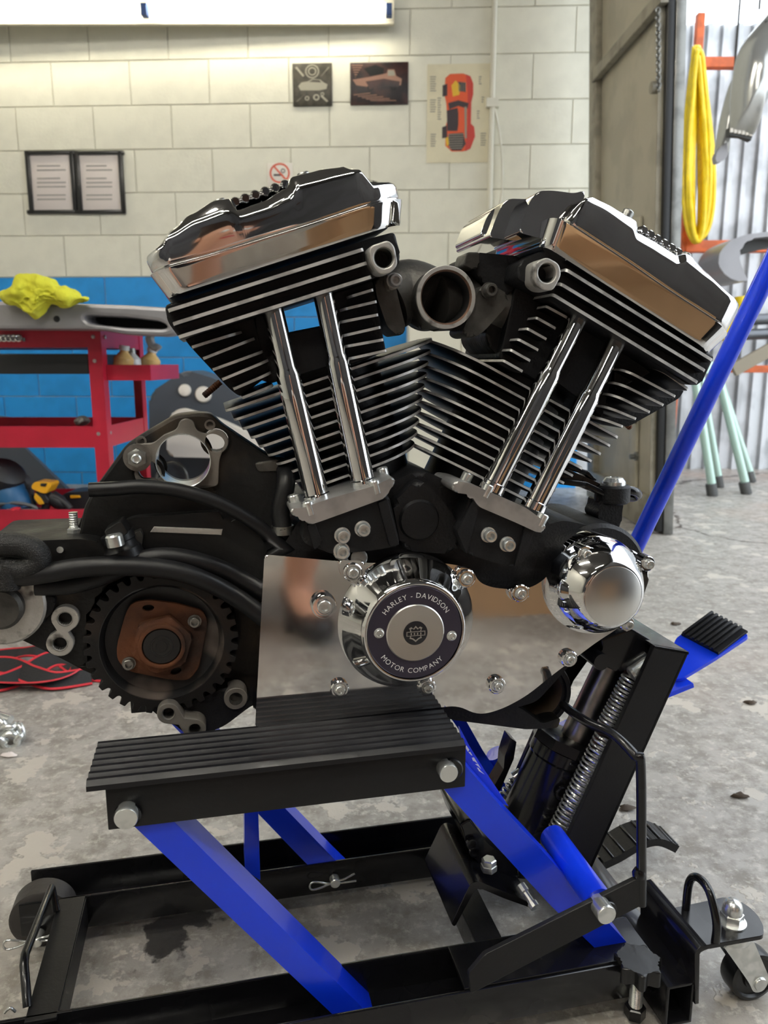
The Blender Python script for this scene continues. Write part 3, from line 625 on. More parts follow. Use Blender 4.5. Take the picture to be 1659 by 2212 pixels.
# ---- oil filter seat under the nose
of = P1(6, .0, 1105, 878); ro3 = (P1(6, .0, 1232, 878)-of).length
lathe('oil_filter_seat', [(ro3,-.05),(ro3,-.004),(ro3*.96,0),(ro3*.84,0),(ro3*.82,-.004),(ro3*.74,-.004),(ro3*.66,-.010),(ro3*.58,-.035),(0,-.036)], of, (0,-1,0), ['black_case','cast_brown'], ENG, 48, True, [0,0,0,0,0,1,1,1,1])
prism('engine_foot', fillet(P(6, -.012, (770,968),(960,905),(1040,925),(1120,985),(1190,960),(1180,1000),(1060,1005)), .004, 3), .05, 'black_grimy', ENG, .003)
# ================================================================== the lift
LIFT = empty('motorcycle_lift', (0, D0, 0), YAW, 'blue and black scissor lift jack under the engine', 'lift jack')
def lp(name, z, t, pts, d, m, bev=.0015, rad=.001, parent=None, back=False): return prism(name, fillet(P(z, t, *pts), rad, 2), d, m, parent or LIFT, bev, 2, back)
def hz(name, pts, th, m, bev=.001, parent=None): return prism(name, pts, Vector((0,0,-th)), m, parent or LIFT, bev, 2)     # horizontal plate, pts on its top
# platform beams: folded channels
TP = -.105
pf = P(0, TP, (228,1692), (1005,1611), (1007,1697), (232,1797)); ztop = (pf[0].z+pf[1].z)/2; zbot = (pf[2].z+pf[3].z)/2; sL = (pf[0].x+pf[3].x)/2; sR = (pf[1].x+pf[2].x)/2
def channel_platform(t_face, sgn):
    bm = bmesh.new(); th = .0035; wd = .062
    box_bm(bm, ((sL+sR)/2, t_face+sgn*th/2, (ztop+zbot)/2), X3, Y3, Z3, sR-sL, th, ztop-zbot, .001)
    box_bm(bm, ((sL+sR)/2, t_face+sgn*wd/2, ztop-th/2), X3, Y3, Z3, sR-sL, wd, th, .001)
    box_bm(bm, ((sL+sR)/2, t_face+sgn*(wd-th/2), (ztop+zbot)/2+.006), X3, Y3, Z3, sR-sL, th, ztop-zbot-.012, .001)
    return bm_obj('platform_beam', bm, 'lift_black_satin', LIFT)
channel_platform(TP, 1); channel_platform(.155, -1)
# ribbed rubber pads
def pad(t0, t1, s0, s1, z0, nr=8):
    bm = bmesh.new(); prof = [(t0, z0), ]; wd = t1-t0
    prof = [(t0, z0+.001), (t0, z0+.0055)]
    for k in range(nr):
        a = t0+.002+(wd-.004)*k/nr; p_ = (wd-.004)/nr
        prof += [(a+p_*.05, z0+.0078), (a+p_*.2, z0+.0090), (a+p_*.55, z0+.0090), (a+p_*.7, z0+.0078), (a+p_*.85, z0+.0068)]
    prof += [(t1, z0+.0055), (t1, z0+.001)]
    a_ = [bm.verts.new((s0, t, z)) for t, z in prof]; b_ = [bm.verts.new((s1, t, z)) for t, z in prof]
    n = len(prof)
    for i in range(n): bm.faces.new((a_[i], a_[(i+1) % n], b_[(i+1) % n], b_[i]))
    bm.faces.new(a_); bm.faces.new(list(reversed(b_)))
    return bm_obj('rubber_pad', bm, 'pad_rubber', LIFT, ang=20)
ps0 = P1(0, -.11, 186, 1680).x; pad(-.114, -.036, ps0, sR-.004, ztop-.001, 7); pad(.09, .165, ps0, sR-.004, ztop-.001, 7)
def pin(p, r, ln, m='zinc', nm='pivot_pin'): return lathe(nm, [(r*.98,-.01),(r*.98,ln-.004),(r,ln-.003),(r,ln-.001),(r*.94,ln)], p, (0,-1,0), m, LIFT, 32)
pin(P1(0, TP-.012, 272, 1770)+Vector((0,.012,0)), .0096, .012); pin(P1(0, TP-.012, 970, 1672)+Vector((0,.012,0)), .0088, .012)
for u, v in ((276,1758),(973,1661)): lathe('pin_collar', [(.0112,0),(.0112,.004),(.0100,.005)], L((u,v), TP)+Vector((0,.001,0)), (0,-1,0), 'lift_black', LIFT, 28)
# scissor arms
TA = -.1
arm = lp('scissor_arm', 7, TA, [(470,505),(640,485),(1512,1345),(1590,1420),(1440,1425),(1368,1355)], .036, 'lift_blue', .003)
arm = lp('scissor_arm', 15, TA, [(-200,500),(80,380),(225,540),(560,930),(900,1290),(1330,1760),(1700,2160),(1960,2440),(1640,2480),(1060,1920),(600,1420),(200,990),(20,790)], .026, 'lift_blue', .003, .001)
lp('scissor_arm', 7, .098, [(640,85),(755,67),(1400,732),(1470,800),(1350,815),(1270,737)], .03, 'lift_blue', .003)
lp('scissor_arm', 15, .098, [(40,20),(190,30),(380,370),(600,700),(760,950),(620,950),(380,560),(160,190)], .03, 'lift_blue', .003)
lp('arm_brace', 7, .01, [(1018,520),(1076,515),(1085,815),(1020,770)], .03, 'lift_blue', .002)
# arm web standing behind the front arm (inner face with printed letters)
lp('arm_web', 15, TA+.03, [(150,140),(250,330),(420,600),(640,930),(560,900),(200,500)], .004, 'lift_blue', .001)
for fl in ([(300,450),(360,420),(480,600),(420,690),(350,570)], [(440,700),(520,690),(620,850),(560,830)], [(590,950),(680,930),(850,1200),(700,1100),(640,1080)], [(730,1220),(860,1210),(1000,1440),(880,1330)], [(810,1370),(880,1390),(980,1520),(1140,1670),(900,1520)]):
    prism('printed_mark', P(20, TA+.0297, *fl), .0004, 'print_white', LIFT)
ct = P1(15, -.145, 1540, 1880); tube('cross_tube', [ct, Vector((ct.x, -.042, ct.z))], .0135, 'lift_blue', LIFT, 28)
bt = P1(15, TA+.006, 1420, 1720); 
# base rails: open channels
def rail(t_in, t_out, s0, s1, zt=.062, zb=.022):
    bm = bmesh.new(); th = .004; m_ = (s0+s1)/2; ln = s1-s0
    for t in (t_in, t_out): box_bm(bm, (m_, t, (zt+zb)/2), X3, Y3, Z3, ln, th, zt-zb, .0012)
    box_bm(bm, (m_, (t_in+t_out)/2, zb+.002), X3, Y3, Z3, ln, abs(t_out-t_in), .004)
    return bm_obj('base_rail', bm, 'lift_black', LIFT)
rail(-.064, -.122, -.46, .252); rail(.098, .157, -.392, .252)
box('rail_cover', (-.028+.08, -.121, .0605), (.252, -.066, .0645), 'lift_black', LIFT, .001)
# right hand cross tube (open end)
def square_tube(name, s0, s1, z0, z1, t0, t1, m, th=.003):
    bm = bmesh.new(); sm_, zm = (s0+s1)/2, (z0+z1)/2
    for zz in (z0+th/2, z1-th/2): box_bm(bm, (sm_, (t0+t1)/2, zz), X3, Y3, Z3, s1-s0, t1-t0, th, .0008)
    for ss in (s0+th/2, s1-th/2): box_bm(bm, (ss, (t0+t1)/2, zm), X3, Y3, Z3, th, t1-t0, z1-z0-.002, .0008)
    return bm_obj(name, bm, m, LIFT)
square_tube('cross_beam', .250, .280, .006, .052, -.150, .20, 'lift_black')
# left cross plate with lip, bar handle
box('cross_plate', (-.350, -.07, .058), (-.322, .1, .062), 'lift_black_satin', LIFT, .001); box('cross_plate_lip', (-.325, -.064, .026), (-.321, .098, .060), 'lift_black_satin', LIFT, .0005)
gh = [Lz(p, z) for p, z in ((q1(17,480,740),.062), (q1(17,440,545),.085), (q1(17,215,1110),.09), (q1(17,205,1200),.09), (q1(17,235,1560),.062))]
tube('grab_handle', fillet(gh, .02, 4)[5:-6] if False else gh, .0042, 'lift_black', LIFT, 12)
# middle cross member
box('cross_member', (.083, -.066, .03), (.088, .1, .061), 'lift_black', LIFT, .001); box('cross_member_top', (.083, -.066, .058), (.112, .1, .062), 'lift_black_satin', LIFT, .001)
# rear roller wheel with bracket and hairpin clips
wc = P1(17, .1, 330, 700); wr = .034
wz = Vector((wc.x, .118, wr))
lathe('roller_wheel', [(wr*.85,-.016),(wr,-.013),(wr,.013),(wr*.85,.016),(wr*.3,.016)], wz, (0,-1,0), 'wheel_dark', LIFT, 40)
box('wheel_bracket', (wz.x-.02, .092, .012), (wz.x+.02, .098, .050), 'lift_black', LIFT, .001); lathe('wheel_axle', [(.0055,0),(.0055,.016),(.0045,.017)], Vector((wz.x, .094, .026)), (0,-1,0), 'zinc', LIFT, 16)
def hairpin(c, s=1.):
    pr = [(-.034,.001),(-.030,.006),(-.020,.004),(-.008,.0005),(.004,.003),(.012,.004),(.026,.010)]; pr2 = [(-.034,.001),(-.031,-.005),(-.020,-.004),(-.006,.0),(.010,-.001),(.028,-.001)]
    tube('hairpin_clip', [c+Vector((x*s, 0, z*s)) for x, z in pr2[::-1]+pr[1:]], .0012, 'zinc', LIFT, 8, 5)
hairpin(Vector((wz.x, .079, .028))); c = P1(8, .094, -205, 830)
c = L((722,1897), .094); lathe('axle_stub', [(.006,0),(.006,.01),(.005,.011)], c, (0,-1,0), 'zinc', LIFT, 16); hairpin(c+Vector((0,-.009,0)), .9)
tube('hairpin_clip', [Lz(q1(17,40,1610),.064), Lz(q1(17,85,1570),.07), Lz(q1(17,130,1600),.064)], .0013, 'zinc', LIFT, 8, 5)
c = L((788,2204), -.1); lathe('axle_stub', [(.0065,0),(.0065,.008),(.005,.009)], c, (0,-1,0), 'zinc', LIFT, 16)
# jack: U bracket, base block, cylinder, ram
lp('jack_bracket', 8, -.058, [(305,1022),(388,850),(412,836),(440,845),(540,885),(660,935),(660,958),(535,912),(430,868),(405,872),(322,1035)], .105, 'lift_black', .0012, .004)
lp('jack_base', 15, -.02, [(150,1110),(260,1050),(420,1290),(560,1400),(720,1500),(760,1640),(560,1640),(370,1540),(230,1330)], .08, 'lift_black', .004, .004)
for x, y, r in ((270,1300,.006), (300,1380,.006)): lathe('valve_ring', [(r,-.002),(r,.002),(r*.7,.002),(r*.6,.0)], P1(15, -.023, x, y), (0,-1,0), 'lift_black', LIFT, 20)
p = P1(15, -.04, 440, 1560); lathe('jack_bolt', [(.0088,0),(.0088,.006),(.0080,.006),(.0080,.012),(.0066,.013)], p, (P1(15,-.04,445,1430)-p).normalized(), 'zinc', LIFT, 6)
p = P1(15, -.05, 755, 1720); lathe('release_screw', [(.0055,0),(.0055,.008),(.0035,.009),(.0035,.02),(.0052,.0205),(.0052,.026)], p, (P1(15,-.065,850,1860)-p).normalized(), 'zinc', LIFT, 10)
ja = P1(15, .02, 660, 1400); jb = P1(15, .02, 1170, 300); d = (jb-ja); ln = d.length
lathe('jack_cylinder', [(.030,-.01),(.030,ln*.86),(.032,ln*.88),(.032,ln*.97),(.027,ln)], ja, d, 'lift_black', LIFT, 40)
bm = bmesh.new(); lathe_bm(bm, [(.036,0),(.036,.012),(.030,.014)], ja+d*.98, d, 8); bm_obj('gland_nut', bm, 'lift_black', LIFT)
ra = P1(9, .02, 300, 1020); rb_ = P1(9, .02, 560, 480)
lathe('jack_ram', [(.0165,-.02),(.0165,(rb_-ra).length)], ra, rb_-ra, 'steel_ram', LIFT, 36)
p = P1(15, -.012, 1170, 790); lathe('fill_plug', [(.0085,0),(.0085,.003),(.006,.003),(.005,.0)], p, (0,-1,0), 'lift_black', LIFT, 20)
lp('handle_socket', 15, .04, [(480,750),(590,560),(600,440),(660,250),(720,290),(690,460),(560,760),(520,820)], .02, 'lift_black', .002)
tube('valve_stem', [P1(15, .04, 690, 640), P1(15, .04, 760, 590)], .006, 'zinc', LIFT, 10)
tube('rear_cross_tube', [P1(15, .11, 500, 400), P1(15, .11, 580, 520)], .012, 'lift_blue', LIFT, 20)
# return springs
def spring(a, b, r, turns): tube('return_spring', helix(a, b, r, turns), .00125, 'zinc', LIFT, 6)
spring(P1(15, -.022, 1010, 1400), P1(15, -.022, 1590, 230), .0098, 28); spring(P1(9, -.022, 500, 960), P1(9, -.022, 690, 590), .0085, 15)
spring(P1(15, .06, 560, 900), P1(15, .06, 760, 640), .0085, 6)
spc = P1(9, -.025, 735, 550); lathe('spring_bolt', [(.008,-.02),(.008,.004),(.0085,.005),(.0075,.008)], spc, (P1(9,-.025,700,480)-P1(9,-.025,735,550)).cross(Y3), 'zinc', LIFT, 16)
# upright frame around the jack
up = [(862,375),(1102,418),(920,900),(780,1150),(470,1930),(400,1960),(170,1900),(330,1500),(600,910)]
lp('upright', 9, -.04, [(862,375),(1102,418),(405,1965),(170,1900)], .006, 'lift_black_satin', .001)
lp('upright', 9, .075, [(262,420),(420,440),(290,620),(-80,1500),(-200,1480)], .006, 'lift_black_satin', .001)
tp0 = P(9, -.04, (862,375), (1102,418)); 
box_pts = [tp0[0], tp0[1], tp0[1]+Vector((0,.12,0)), tp0[0]+Vector((0,.12,0))]
prism('upright_cap', box_pts, Vector((0,0,-.003)), 'lift_black', LIFT, .0008)
prism('upright_back', [tp0[1], tp0[1]+Vector((0,.12,0)), P1(9,-.04,405,1965)+Vector((0,.12,0)), P1(9,-.04,405,1965)], Vector((-.004,0,-.001)), 'lift_black', LIFT)
lp('ram_clevis', 9, -.02, [(480,330),(700,250),(850,340),(800,470),(740,530),(600,560),(470,510),(500,420)], .07, 'lift_black', .003, .003)
lathe('clevis_pin', [(.009,0),(.009,.05)], P1(9, -.03, 490, 490), (0,1,0), 'lift_black', LIFT, 18)
# safety lever, pin and rod
TL = -.15
lp('safety_lever', 8, TL, [(380,1235),(450,1152),(1112,822),(1135,940),(1110,945),(390,1320)], .005, 'lift_black_satin', .001, .002)
pin(P1(8, TL-.014, 972, 985)+Vector((0,.014,0)), .0092, .014); lathe('pin_collar', [(.0105,0),(.0105,.004),(.0098,.005)], P1(8, TL, 960, 955), (0,-1,0), 'lift_black', LIFT, 28)
rod = [P1(16, TL+.003, 395, 480), P1(16, TL+.003, 395, 100), P1(8, TL+.003, 1115, 345), P1(8, TL+.006, 1090, 300), P1(8, TL+.03, 1000, 212), P1(8, TL+.06, 900, 165), P1(8, TL+.09, 830, 120), P1(8, TL+.12, 785, 85)]
tube('safety_rod', rod[:2]+catmull(rod[1:], 5)[1:], .0046, 'lift_black', LIFT, 14)
lathe('weld_bead', [(.0,-.002),(.006,0),(.0065,.004),(.0045,.008)], P1(16, TL+.003, 370, 200), (0,0,1), 'lift_black', LIFT, 12)
# pump pedal (black, ribbed) and blue foot pedal with rubber tread
pe = [P1(9, .07, *p) for p in ((455,1850),(560,1800),(700,1720),(830,1690),(955,1740))]; bm = bmesh.new()
pc_ = catmull(pe, 5); 
for k, (a, b) in enumerate(zip(pc_, pc_[1:])):
    d = (b-a).normalized(); n_ = d.cross(Y3).normalized(); box_bm(bm, (a+b)/2, d, Y3, n_, (b-a).length*1.04, .042, .010)
bm_obj('pump_pedal', bm, 'lift_black_satin', LIFT, ang=25)
bar('pedal_arm', pe[0], pe[0]+Vector((-.11,-.02,.012)), .02, .009, 'lift_black', LIFT)
for k in range(1, 8):
    a = pc_[min(k*3, len(pc_)-1)]; bm = bmesh.new(); box_bm(bm, a+Vector((0,0,.005)), X3, Y3, Z3, .003, .041, .004, .0008); bm_obj('pedal_rib', bm, 'lift_black', LIFT)
bp_ = [to_local(at_depth(*q1(9, x, y), dpt)) for x, y, dpt in ((985,560,.93), (1000,330,1.0), (1258,140,1.03), (1528,300,.97), (1285,490,.95), (1045,592,.93))]
nrm = (bp_[3]-bp_[2]).cross(bp_[1]-bp_[2]).normalized(); nrm = nrm if nrm.z > 0 else -nrm
cen = bp_[2]; pp = [p - nrm*((p-cen).dot(nrm)) for p in bp_]
fp = prism('foot_pedal', fillet(pp, .006, 3), nrm*-.005, 'lift_blue', LIFT, .001)
dr = (pp[2]-pp[1]).normalized(); wv = (pp[3]-pp[2]); wl = wv-dr*wv.dot(dr)
rl = (pp[2]-pp[1]).length
tread = [pp[1]+dr*.012+wl*.02, pp[2]-dr*.002+wl*.02, pp[2]-dr*.004+wl*.93, pp[1]+dr*.012+wl*.93]
prism('pedal_tread', [p+nrm*.0035 for p in tread], nrm*-.0035, 'pad_rubber', fp, .0008)
for k in range(7):
    f0 = .06+.13*k; a = tread[0].lerp(tread[3], f0); b = tread[1].lerp(tread[2], f0); bm = bmesh.new(); d = (b-a).normalized(); wn = nrm.cross(d)
    box_bm(bm, (a+b)/2+nrm*.005, d, wn, nrm, (b-a).length, wl.length*.06, .004, .0008); bm_obj('tread_rib', bm, 'pad_rubber', fp)
bar('pedal_bar', pp[0]+Vector((.02,0,-.004)), to_local(at_depth(1185, 1590, .90)), .03, .006, 'lift_blue', LIFT)
# long blue handle
h0 = to_local(at_depth(1379, 1167, .97)); h1 = to_local(at_depth(1659, 587, .90))
dd = (h1-h0); he = h0-dd*.42; tube('jack_handle', [he, h0, h1+dd*.3], .0112, 'lift_blue', LIFT, 28)
tube('handle_sleeve', [he-dd*.06, he+dd*.10], .0145, 'lift_black', LIFT, 20); bar('sleeve_bracket', he+Vector((0,.004,0)), Vector((he.x-.03, .078, he.z-.03)), .02, .02, 'lift_black', LIFT)
# star knob, screw and nut
kb = P1(16, -.128, 330, 1555); kt = P1(16, -.128, 345, 1060); kx = Vector((kb.x, -.128, 0))
outl = []
for i in range(72):
    a = 2*math.pi*i/72; rr = .0200+.0036*math.cos(7*a+.9); outl.append(Vector((kx.x+rr*math.cos(a), kx.y+rr*math.sin(a), kt.z+.004)))
prism('star_knob', outl, Vector((0,0,-.017)), 'knob_black', LIFT, .005, 4, ang=60)
lathe('knob_hub', [(.013,0),(.011,-.006)], Vector((kx.x, kx.y, kt.z-.012)), (0,0,1), 'knob_black', LIFT, 24)
zz = P1(16, -.128, 330, 1500).z; n_ = int((kt.z-.016-zz)/.0011)
lathe('knob_screw', [(.0068 if i % 2 else .0060, .0011*i) for i in range(n_)], Vector((kx.x, kx.y, zz)), (0,0,1), 'zinc', LIFT, 16)
lathe('screw_nut', [(.0105,-.002),(.0105,.009),(.009,.010)], Vector((kx.x, kx.y, zz-.008)), (0,0,1), 'lift_black', LIFT, 6)
# caster outrigger: bent plate, loop, dome nut, caster
zt = P1(16, -.152, 1050, 890).z
prof = P(16, -.152, (932,1480),(928,985),(945,940),(985,905),(1050,888)); th = .0045
bm = bmesh.new(); pin_ = [Vector((p.x+th, p.y, p.z-th*(0 if i < 2 else (.5 if i < 3 else 1)))) for i, p in enumerate(prof)]
prism_bm(bm, prof+pin_[::-1], Vector((0,.10,0)), .0008); bm_obj('outrigger_bracket', bm, 'lift_black', LIFT)
top_ = [Lz(q1(16,*p), zt) for p in ((1050,888),(1617,785),(1612,690),(1560,590),(1480,510),(1370,440),(1240,402),(780,500))]
top_[0].x = top_[-1].x = prof[-1].x-.002
hz('outrigger_plate', fillet(top_, .004, 3), th, 'lift_black', .0008)
lo = [Lz(q1(16,840,520), zt), Lz(q1(16,850,520), zt)+Vector((0,0,.03)), None, None, Lz(q1(16,1130,840), zt)+Vector((0,0,.02)), Lz(q1(16,1135,850), zt)]
m_ = (lo[0]+lo[5])/2; lo[2] = lo[0].lerp(lo[5], .28)+Vector((0,0,.046)); lo[3] = lo[0].lerp(lo[5], .68)+Vector((0,0,.044))
tube('lifting_loop', lo, .0042, 'lift_black', LIFT, 14, 6)
dn = Lz(q1(16,1292,650), zt); socket_bolt('dome_washer', LIFT, dn, .0001, .0001); 
bpy.data.objects.remove(LIFT.children[-1])
lathe('dome_washer', [(.0145,0),(.0145,.0015),(.008,.002)], dn, (0,0,1), 'zinc', LIFT, 28); lathe('dome_nut_hex', [(.0115,.0015),(.0115,.010),(.0098,.0115)], dn, (0,0,1), 'zinc', LIFT, 6)
lathe('dome_nut_cap', [(.0098,.011),(.0098,.016),(.0085,.021),(.005,.0245),(.0,.0255)], dn, (0,0,1), 'zinc', LIFT, 24, ang=60)
cs = empty('caster'); cs.parent = LIFT
lathe('caster_bearing', [(.020,-.0145),(.022,-.010),(.022,-.005),(.012,-.0045)], dn, (0,0,1), 'zinc', cs, 32)
ax_c = Lz(q1(16,1470,1300), .026); wcx = Vector((dn.x+.030, dn.y+.004, .027)); 
for sg in (-1, 1):
    y_ = wcx.y+sg*.0145
    v = [Vector((dn.x-.016, y_, zt-.016)), Vector((dn.x+.018, y_, zt-.016)), Vector((wcx.x+.012, y_, wcx.z+.002)), Vector((wcx.x+.006, y_, wcx.z-.011)), Vector((wcx.x-.006, y_, wcx.z-.011)), Vector((wcx.x-.012, y_, wcx.z+.002))]
    prism('fork_leg', fillet(v, [.002,.002,.006,.006,.006,.006], 3), .0025*sg, 'zinc', cs, .0005)
box('fork_top', (dn.x-.016, wcx.y-.0165, zt-.018), (dn.x+.018, wcx.y+.0165, zt-.0145), 'zinc', cs, .0006)
lathe('caster_wheel', [(.0,-.011),(.012,-.011),(.013,-.008),(.021,-.008),(.0225,-.011),(.0262,-.010),(.027,-.007),(.027,.007),(.0262,.010),(.0225,.011),(.021,.008),(.013,.008),(.012,.011),(.0,.011)], wcx, (0,-1,0), 'knob_black', cs, 40)
lathe('caster_axle', [(.0072,0),(.0072,.004),(.0064,.0052)], wcx+Vector((0,-.0145,0)), (0,-1,0), 'zinc', cs, 20)
# ================================================================== the room
mat('floor_concrete', S(150,146,140), .45)
def floor_material(m):
    nt = m.node_tree; b = nt.nodes['Principled BSDF']; lk = nt.links; tc = nd(nt, 'ShaderNodeTexCoord')
    def noise(sc, det=6, rough=.6):
        n = nd(nt, 'ShaderNodeTexNoise'); n.inputs['Scale'].default_value = sc; n.inputs['Detail'].default_value = det; n.inputs['Roughness'].default_value = rough
        lk.new(tc.outputs['Object'], n.inputs['Vector']); return n
    def ramp(src, a, b_, lo=0., hi=1.):
        r = nd(nt, 'ShaderNodeMapRange'); r.inputs[1].default_value = a; r.inputs[2].default_value = b_; r.inputs[3].default_value = lo; r.inputs[4].default_value = hi
        lk.new(src, r.inputs[0]); return r.outputs[0]
    def mix(f, c0, c1):
        x = nd(nt, 'ShaderNodeMix', data_type='RGBA')
        for i, c in ((6, c0), (7, c1)):
            if isinstance(c, tuple): x.inputs[i].default_value = (*c, 1)
            else: lk.new(c, x.inputs[i])
        lk.new(f, x.inputs[0]); return x.outputs[2]
    big = noise(1.6, 4); med = noise(9, 5, .65); fine = noise(60, 4, .7); mott = noise(22, 6, .72)
    base = mix(ramp(big.outputs[0], .35, .65), S(172,168,162), S(150,146,140))
    base = mix(ramp(mott.outputs[0], .44, .60), base, S(136,131,123))
    base = mix(ramp(fine.outputs[0], .52, .72), base, S(196,192,184))
    spall = ramp(med.outputs[0], .58, .60); base = mix(spall, base, S(186,180,170))
    # rusty patch out by the yard
    base = mix(ramp(noise(.7, 3).outputs[0], .55, .72), base, S(168,148,134))
    stain = noise(14, 5, .5); tcs = nd(nt, 'ShaderNodeSeparateXYZ'); lk.new(tc.outputs['Object'], tcs.inputs[0])
    vd = nd(nt, 'ShaderNodeVectorMath', operation='DISTANCE'); lk.new(tc.outputs['Object'], vd.inputs[0]); vd.inputs[1].default_value = STAIN
    ns = nd(nt, 'ShaderNodeMath', operation='MULTIPLY_ADD'); lk.new(stain.outputs[0], ns.inputs[0]); ns.inputs[1].default_value = -.22; lk.new(vd.outputs[1], ns.inputs[2])
    base = mix(ramp(ns.outputs[0], -.078, -.084), base, S(66,64,62))
    # a crack
    vo = nd(nt, 'ShaderNodeTexVoronoi', feature='DISTANCE_TO_EDGE'); vo.inputs['Scale'].default_value = .55
    mp = nd(nt, 'ShaderNodeVectorMath', operation='MULTIPLY_ADD'); lk.new(noise(3, 4).outputs[1], mp.inputs[0]); mp.inputs[1].default_value = (.35,.35,0); lk.new(tc.outputs['Object'], mp.inputs[2]); lk.new(mp.outputs[0], vo.inputs['Vector'])
    cm = nd(nt, 'ShaderNodeMath', operation='MULTIPLY'); lk.new(ramp(vo.outputs['Distance'], .005, .002), cm.inputs[0]); lk.new(ramp(tcs.outputs[1], 2.0, 2.3), cm.inputs[1]); crack = cm.outputs[0]; base = mix(crack, base, S(70,62,54))
    lk.new(base, b.inputs['Base Color'])
    rr = ramp(mott.outputs[0], .4, .65, .34, .6); lk.new(rr, b.inputs['Roughness'])
    bp = nd(nt, 'ShaderNodeBump'); bp.inputs['Strength'].default_value = .35; bp.inputs['Distance'].default_value = .002
    ad = nd(nt, 'ShaderNodeMath', operation='ADD'); lk.new(fine.outputs[0], ad.inputs[0]); lk.new(spall, ad.inputs[1]); lk.new(ad.outputs[0], bp.inputs['Height']); lk.new(bp.outputs[0], b.inputs['Normal'])
STAIN = tuple(at_height(365, 2035, 0))
floor_material(MATS['floor_concrete'])
mat('block_white', S(226,224,208), .55, 0, var=.06, vscale=7, bump=.5, bscale=70)
mat('block_blue', S(24,146,222), .45, 0, var=.12, vscale=7, bump=.4, bscale=70)
mat('wall_white', S(205,203,190), .6, 0, bump=.3, bscale=60); mat('wall_blue', S(22,132,205), .5)
mat('ceiling_dark', S(84,82,80), .8); mat('wall_dark', S(70,71,76), .8, 0, var=.3, vscale=3)
mat('door_beige', S(176,170,152), .5, 0, var=.15, vscale=6, bump=.15, bscale=40); mat('door_frame', S(150,144,128), .5, .1, var=.35, vscale=12, bump=.2, bscale=60)
mat('frame_black', S(34,34,34), .4, .3); mat('steel_grey', S(128,128,124), .35, .7, var=.3, vscale=15)
mat('corrugated', S(196,198,200), .42, .5, var=.3, vscale=5, bump=.1, bscale=50)
def struct(o): o['kind'] = 'structure'; return o
g = bmesh.new(); vv = [g.verts.new(p) for p in ((-9,-9,0),(14,-9,0),(14,12,0),(-9,12,0))]; g.faces.new(vv)
struct(bm_obj('floor', g, 'floor_concrete'))
# back wall: painted concrete blocks, each a piece of its own
WYAW = R(-2.6); WY = 4.06
WO = Vector((0, WY, 0)); WX = Vector((math.cos(WYAW), math.sin(WYAW), 0)); WN = Vector((math.sin(WYAW), -math.cos(WYAW), 0))    # WN points into the room
def on_wall(u, v, off=0.):
    d = ray(u, v); o = Vector((0,0,CAMH)); k = ((WO+WN*off)-o).dot(WN)/d.dot(WN); p = o+d*k
    return (p-WO).dot(WX), p.z                                   # wall coordinates
def wpt(x, z, off=0.): return WO+WX*x+WN*off+Vector((0,0,z))
xe = on_wall(1280, 300)[0]
wall = struct(box('wall_back', (0,0,0), (1,1,1), 'wall_white', None)); 
bm = bmesh.new(); c = wpt((ROOM_X0+xe)/2, CEIL/2, -.055); box_bm(bm, c, WX, -WN, Z3, xe-ROOM_X0+.0, .10, CEIL); bmesh.ops.recalc_face_normals(bm, faces=bm.faces); wall.data.clear_geometry(); bm.to_mesh(wall.data); bm.free()
zblue = on_wall(100, 599)[1]; CH = on_wall(100, 508)[1]-zblue; CH = .2035 if abs(CH-.2035) < .012 else CH; BLN = CH*1.93; x_off = on_wall(114, 200)[0]
def block_mesh(nm, ln, m):
    bm = bmesh.new(); box_bm(bm, (0,0,0), X3, Y3, Z3, ln-.0035, .022, CH-.0035, .003); me = bpy.data.meshes.new(nm); bmesh.ops.recalc_face_normals(bm, faces=bm.faces); bm.to_mesh(me); bm.free(); fin_mesh(me, m, False); return me
BM = {}
def add_block(x0, x1, row, blue):
    key = (round(x1-x0, 3), blue)
    if key not in BM: BM[key] = block_mesh('block', x1-x0, 'block_blue' if blue else 'block_white')
    o = link('block', BM[key], wall); o.location = wpt((x0+x1)/2, zblue+(row+.5)*CH, -.0085+random.uniform(-.0006,.0008)); o.rotation_euler = (0,0,WYAW)
nb = int(zblue/CH)
for row in range(-nb-1, 10):
    z0 = zblue+row*CH
    if z0+CH > CEIL-.3 or z0 < -CH*.9: continue
    x = x_off-BLN*8+(BLN/2 if row % 2 else 0)
    while x < xe-.02:
        a, b = max(x, -2.75), min(x+BLN, xe)
        if b-a > .03: add_block(a, b, row, row < 0)
        x += BLN
# rest of the shell
struct(box('ceiling', (ROOM_X0-.1, ROOM_Y0-.1, CEIL), (DOOR_X+.1, 4.4, CEIL+.1), 'ceiling_dark', None))
struct(box('wall_left', (ROOM_X0-.1, ROOM_Y0, 0), (ROOM_X0, 4.4, CEIL), 'wall_white', None))
struct(box('wall_rear', (ROOM_X0-.1, ROOM_Y0-.1, 0), (DOOR_X+.1, ROOM_Y0, CEIL), 'wall_dark', None))
struct(box('wall_right', (DOOR_X, ROOM_Y0, 0), (DOOR_X+.12, DOOR_Y0, CEIL), 'wall_dark', None))
struct(box('trim_1', (DOOR_X, DOOR_Y0, DOOR_H), (DOOR_X+.12, 3.9, CEIL), 'wall_dark', None))
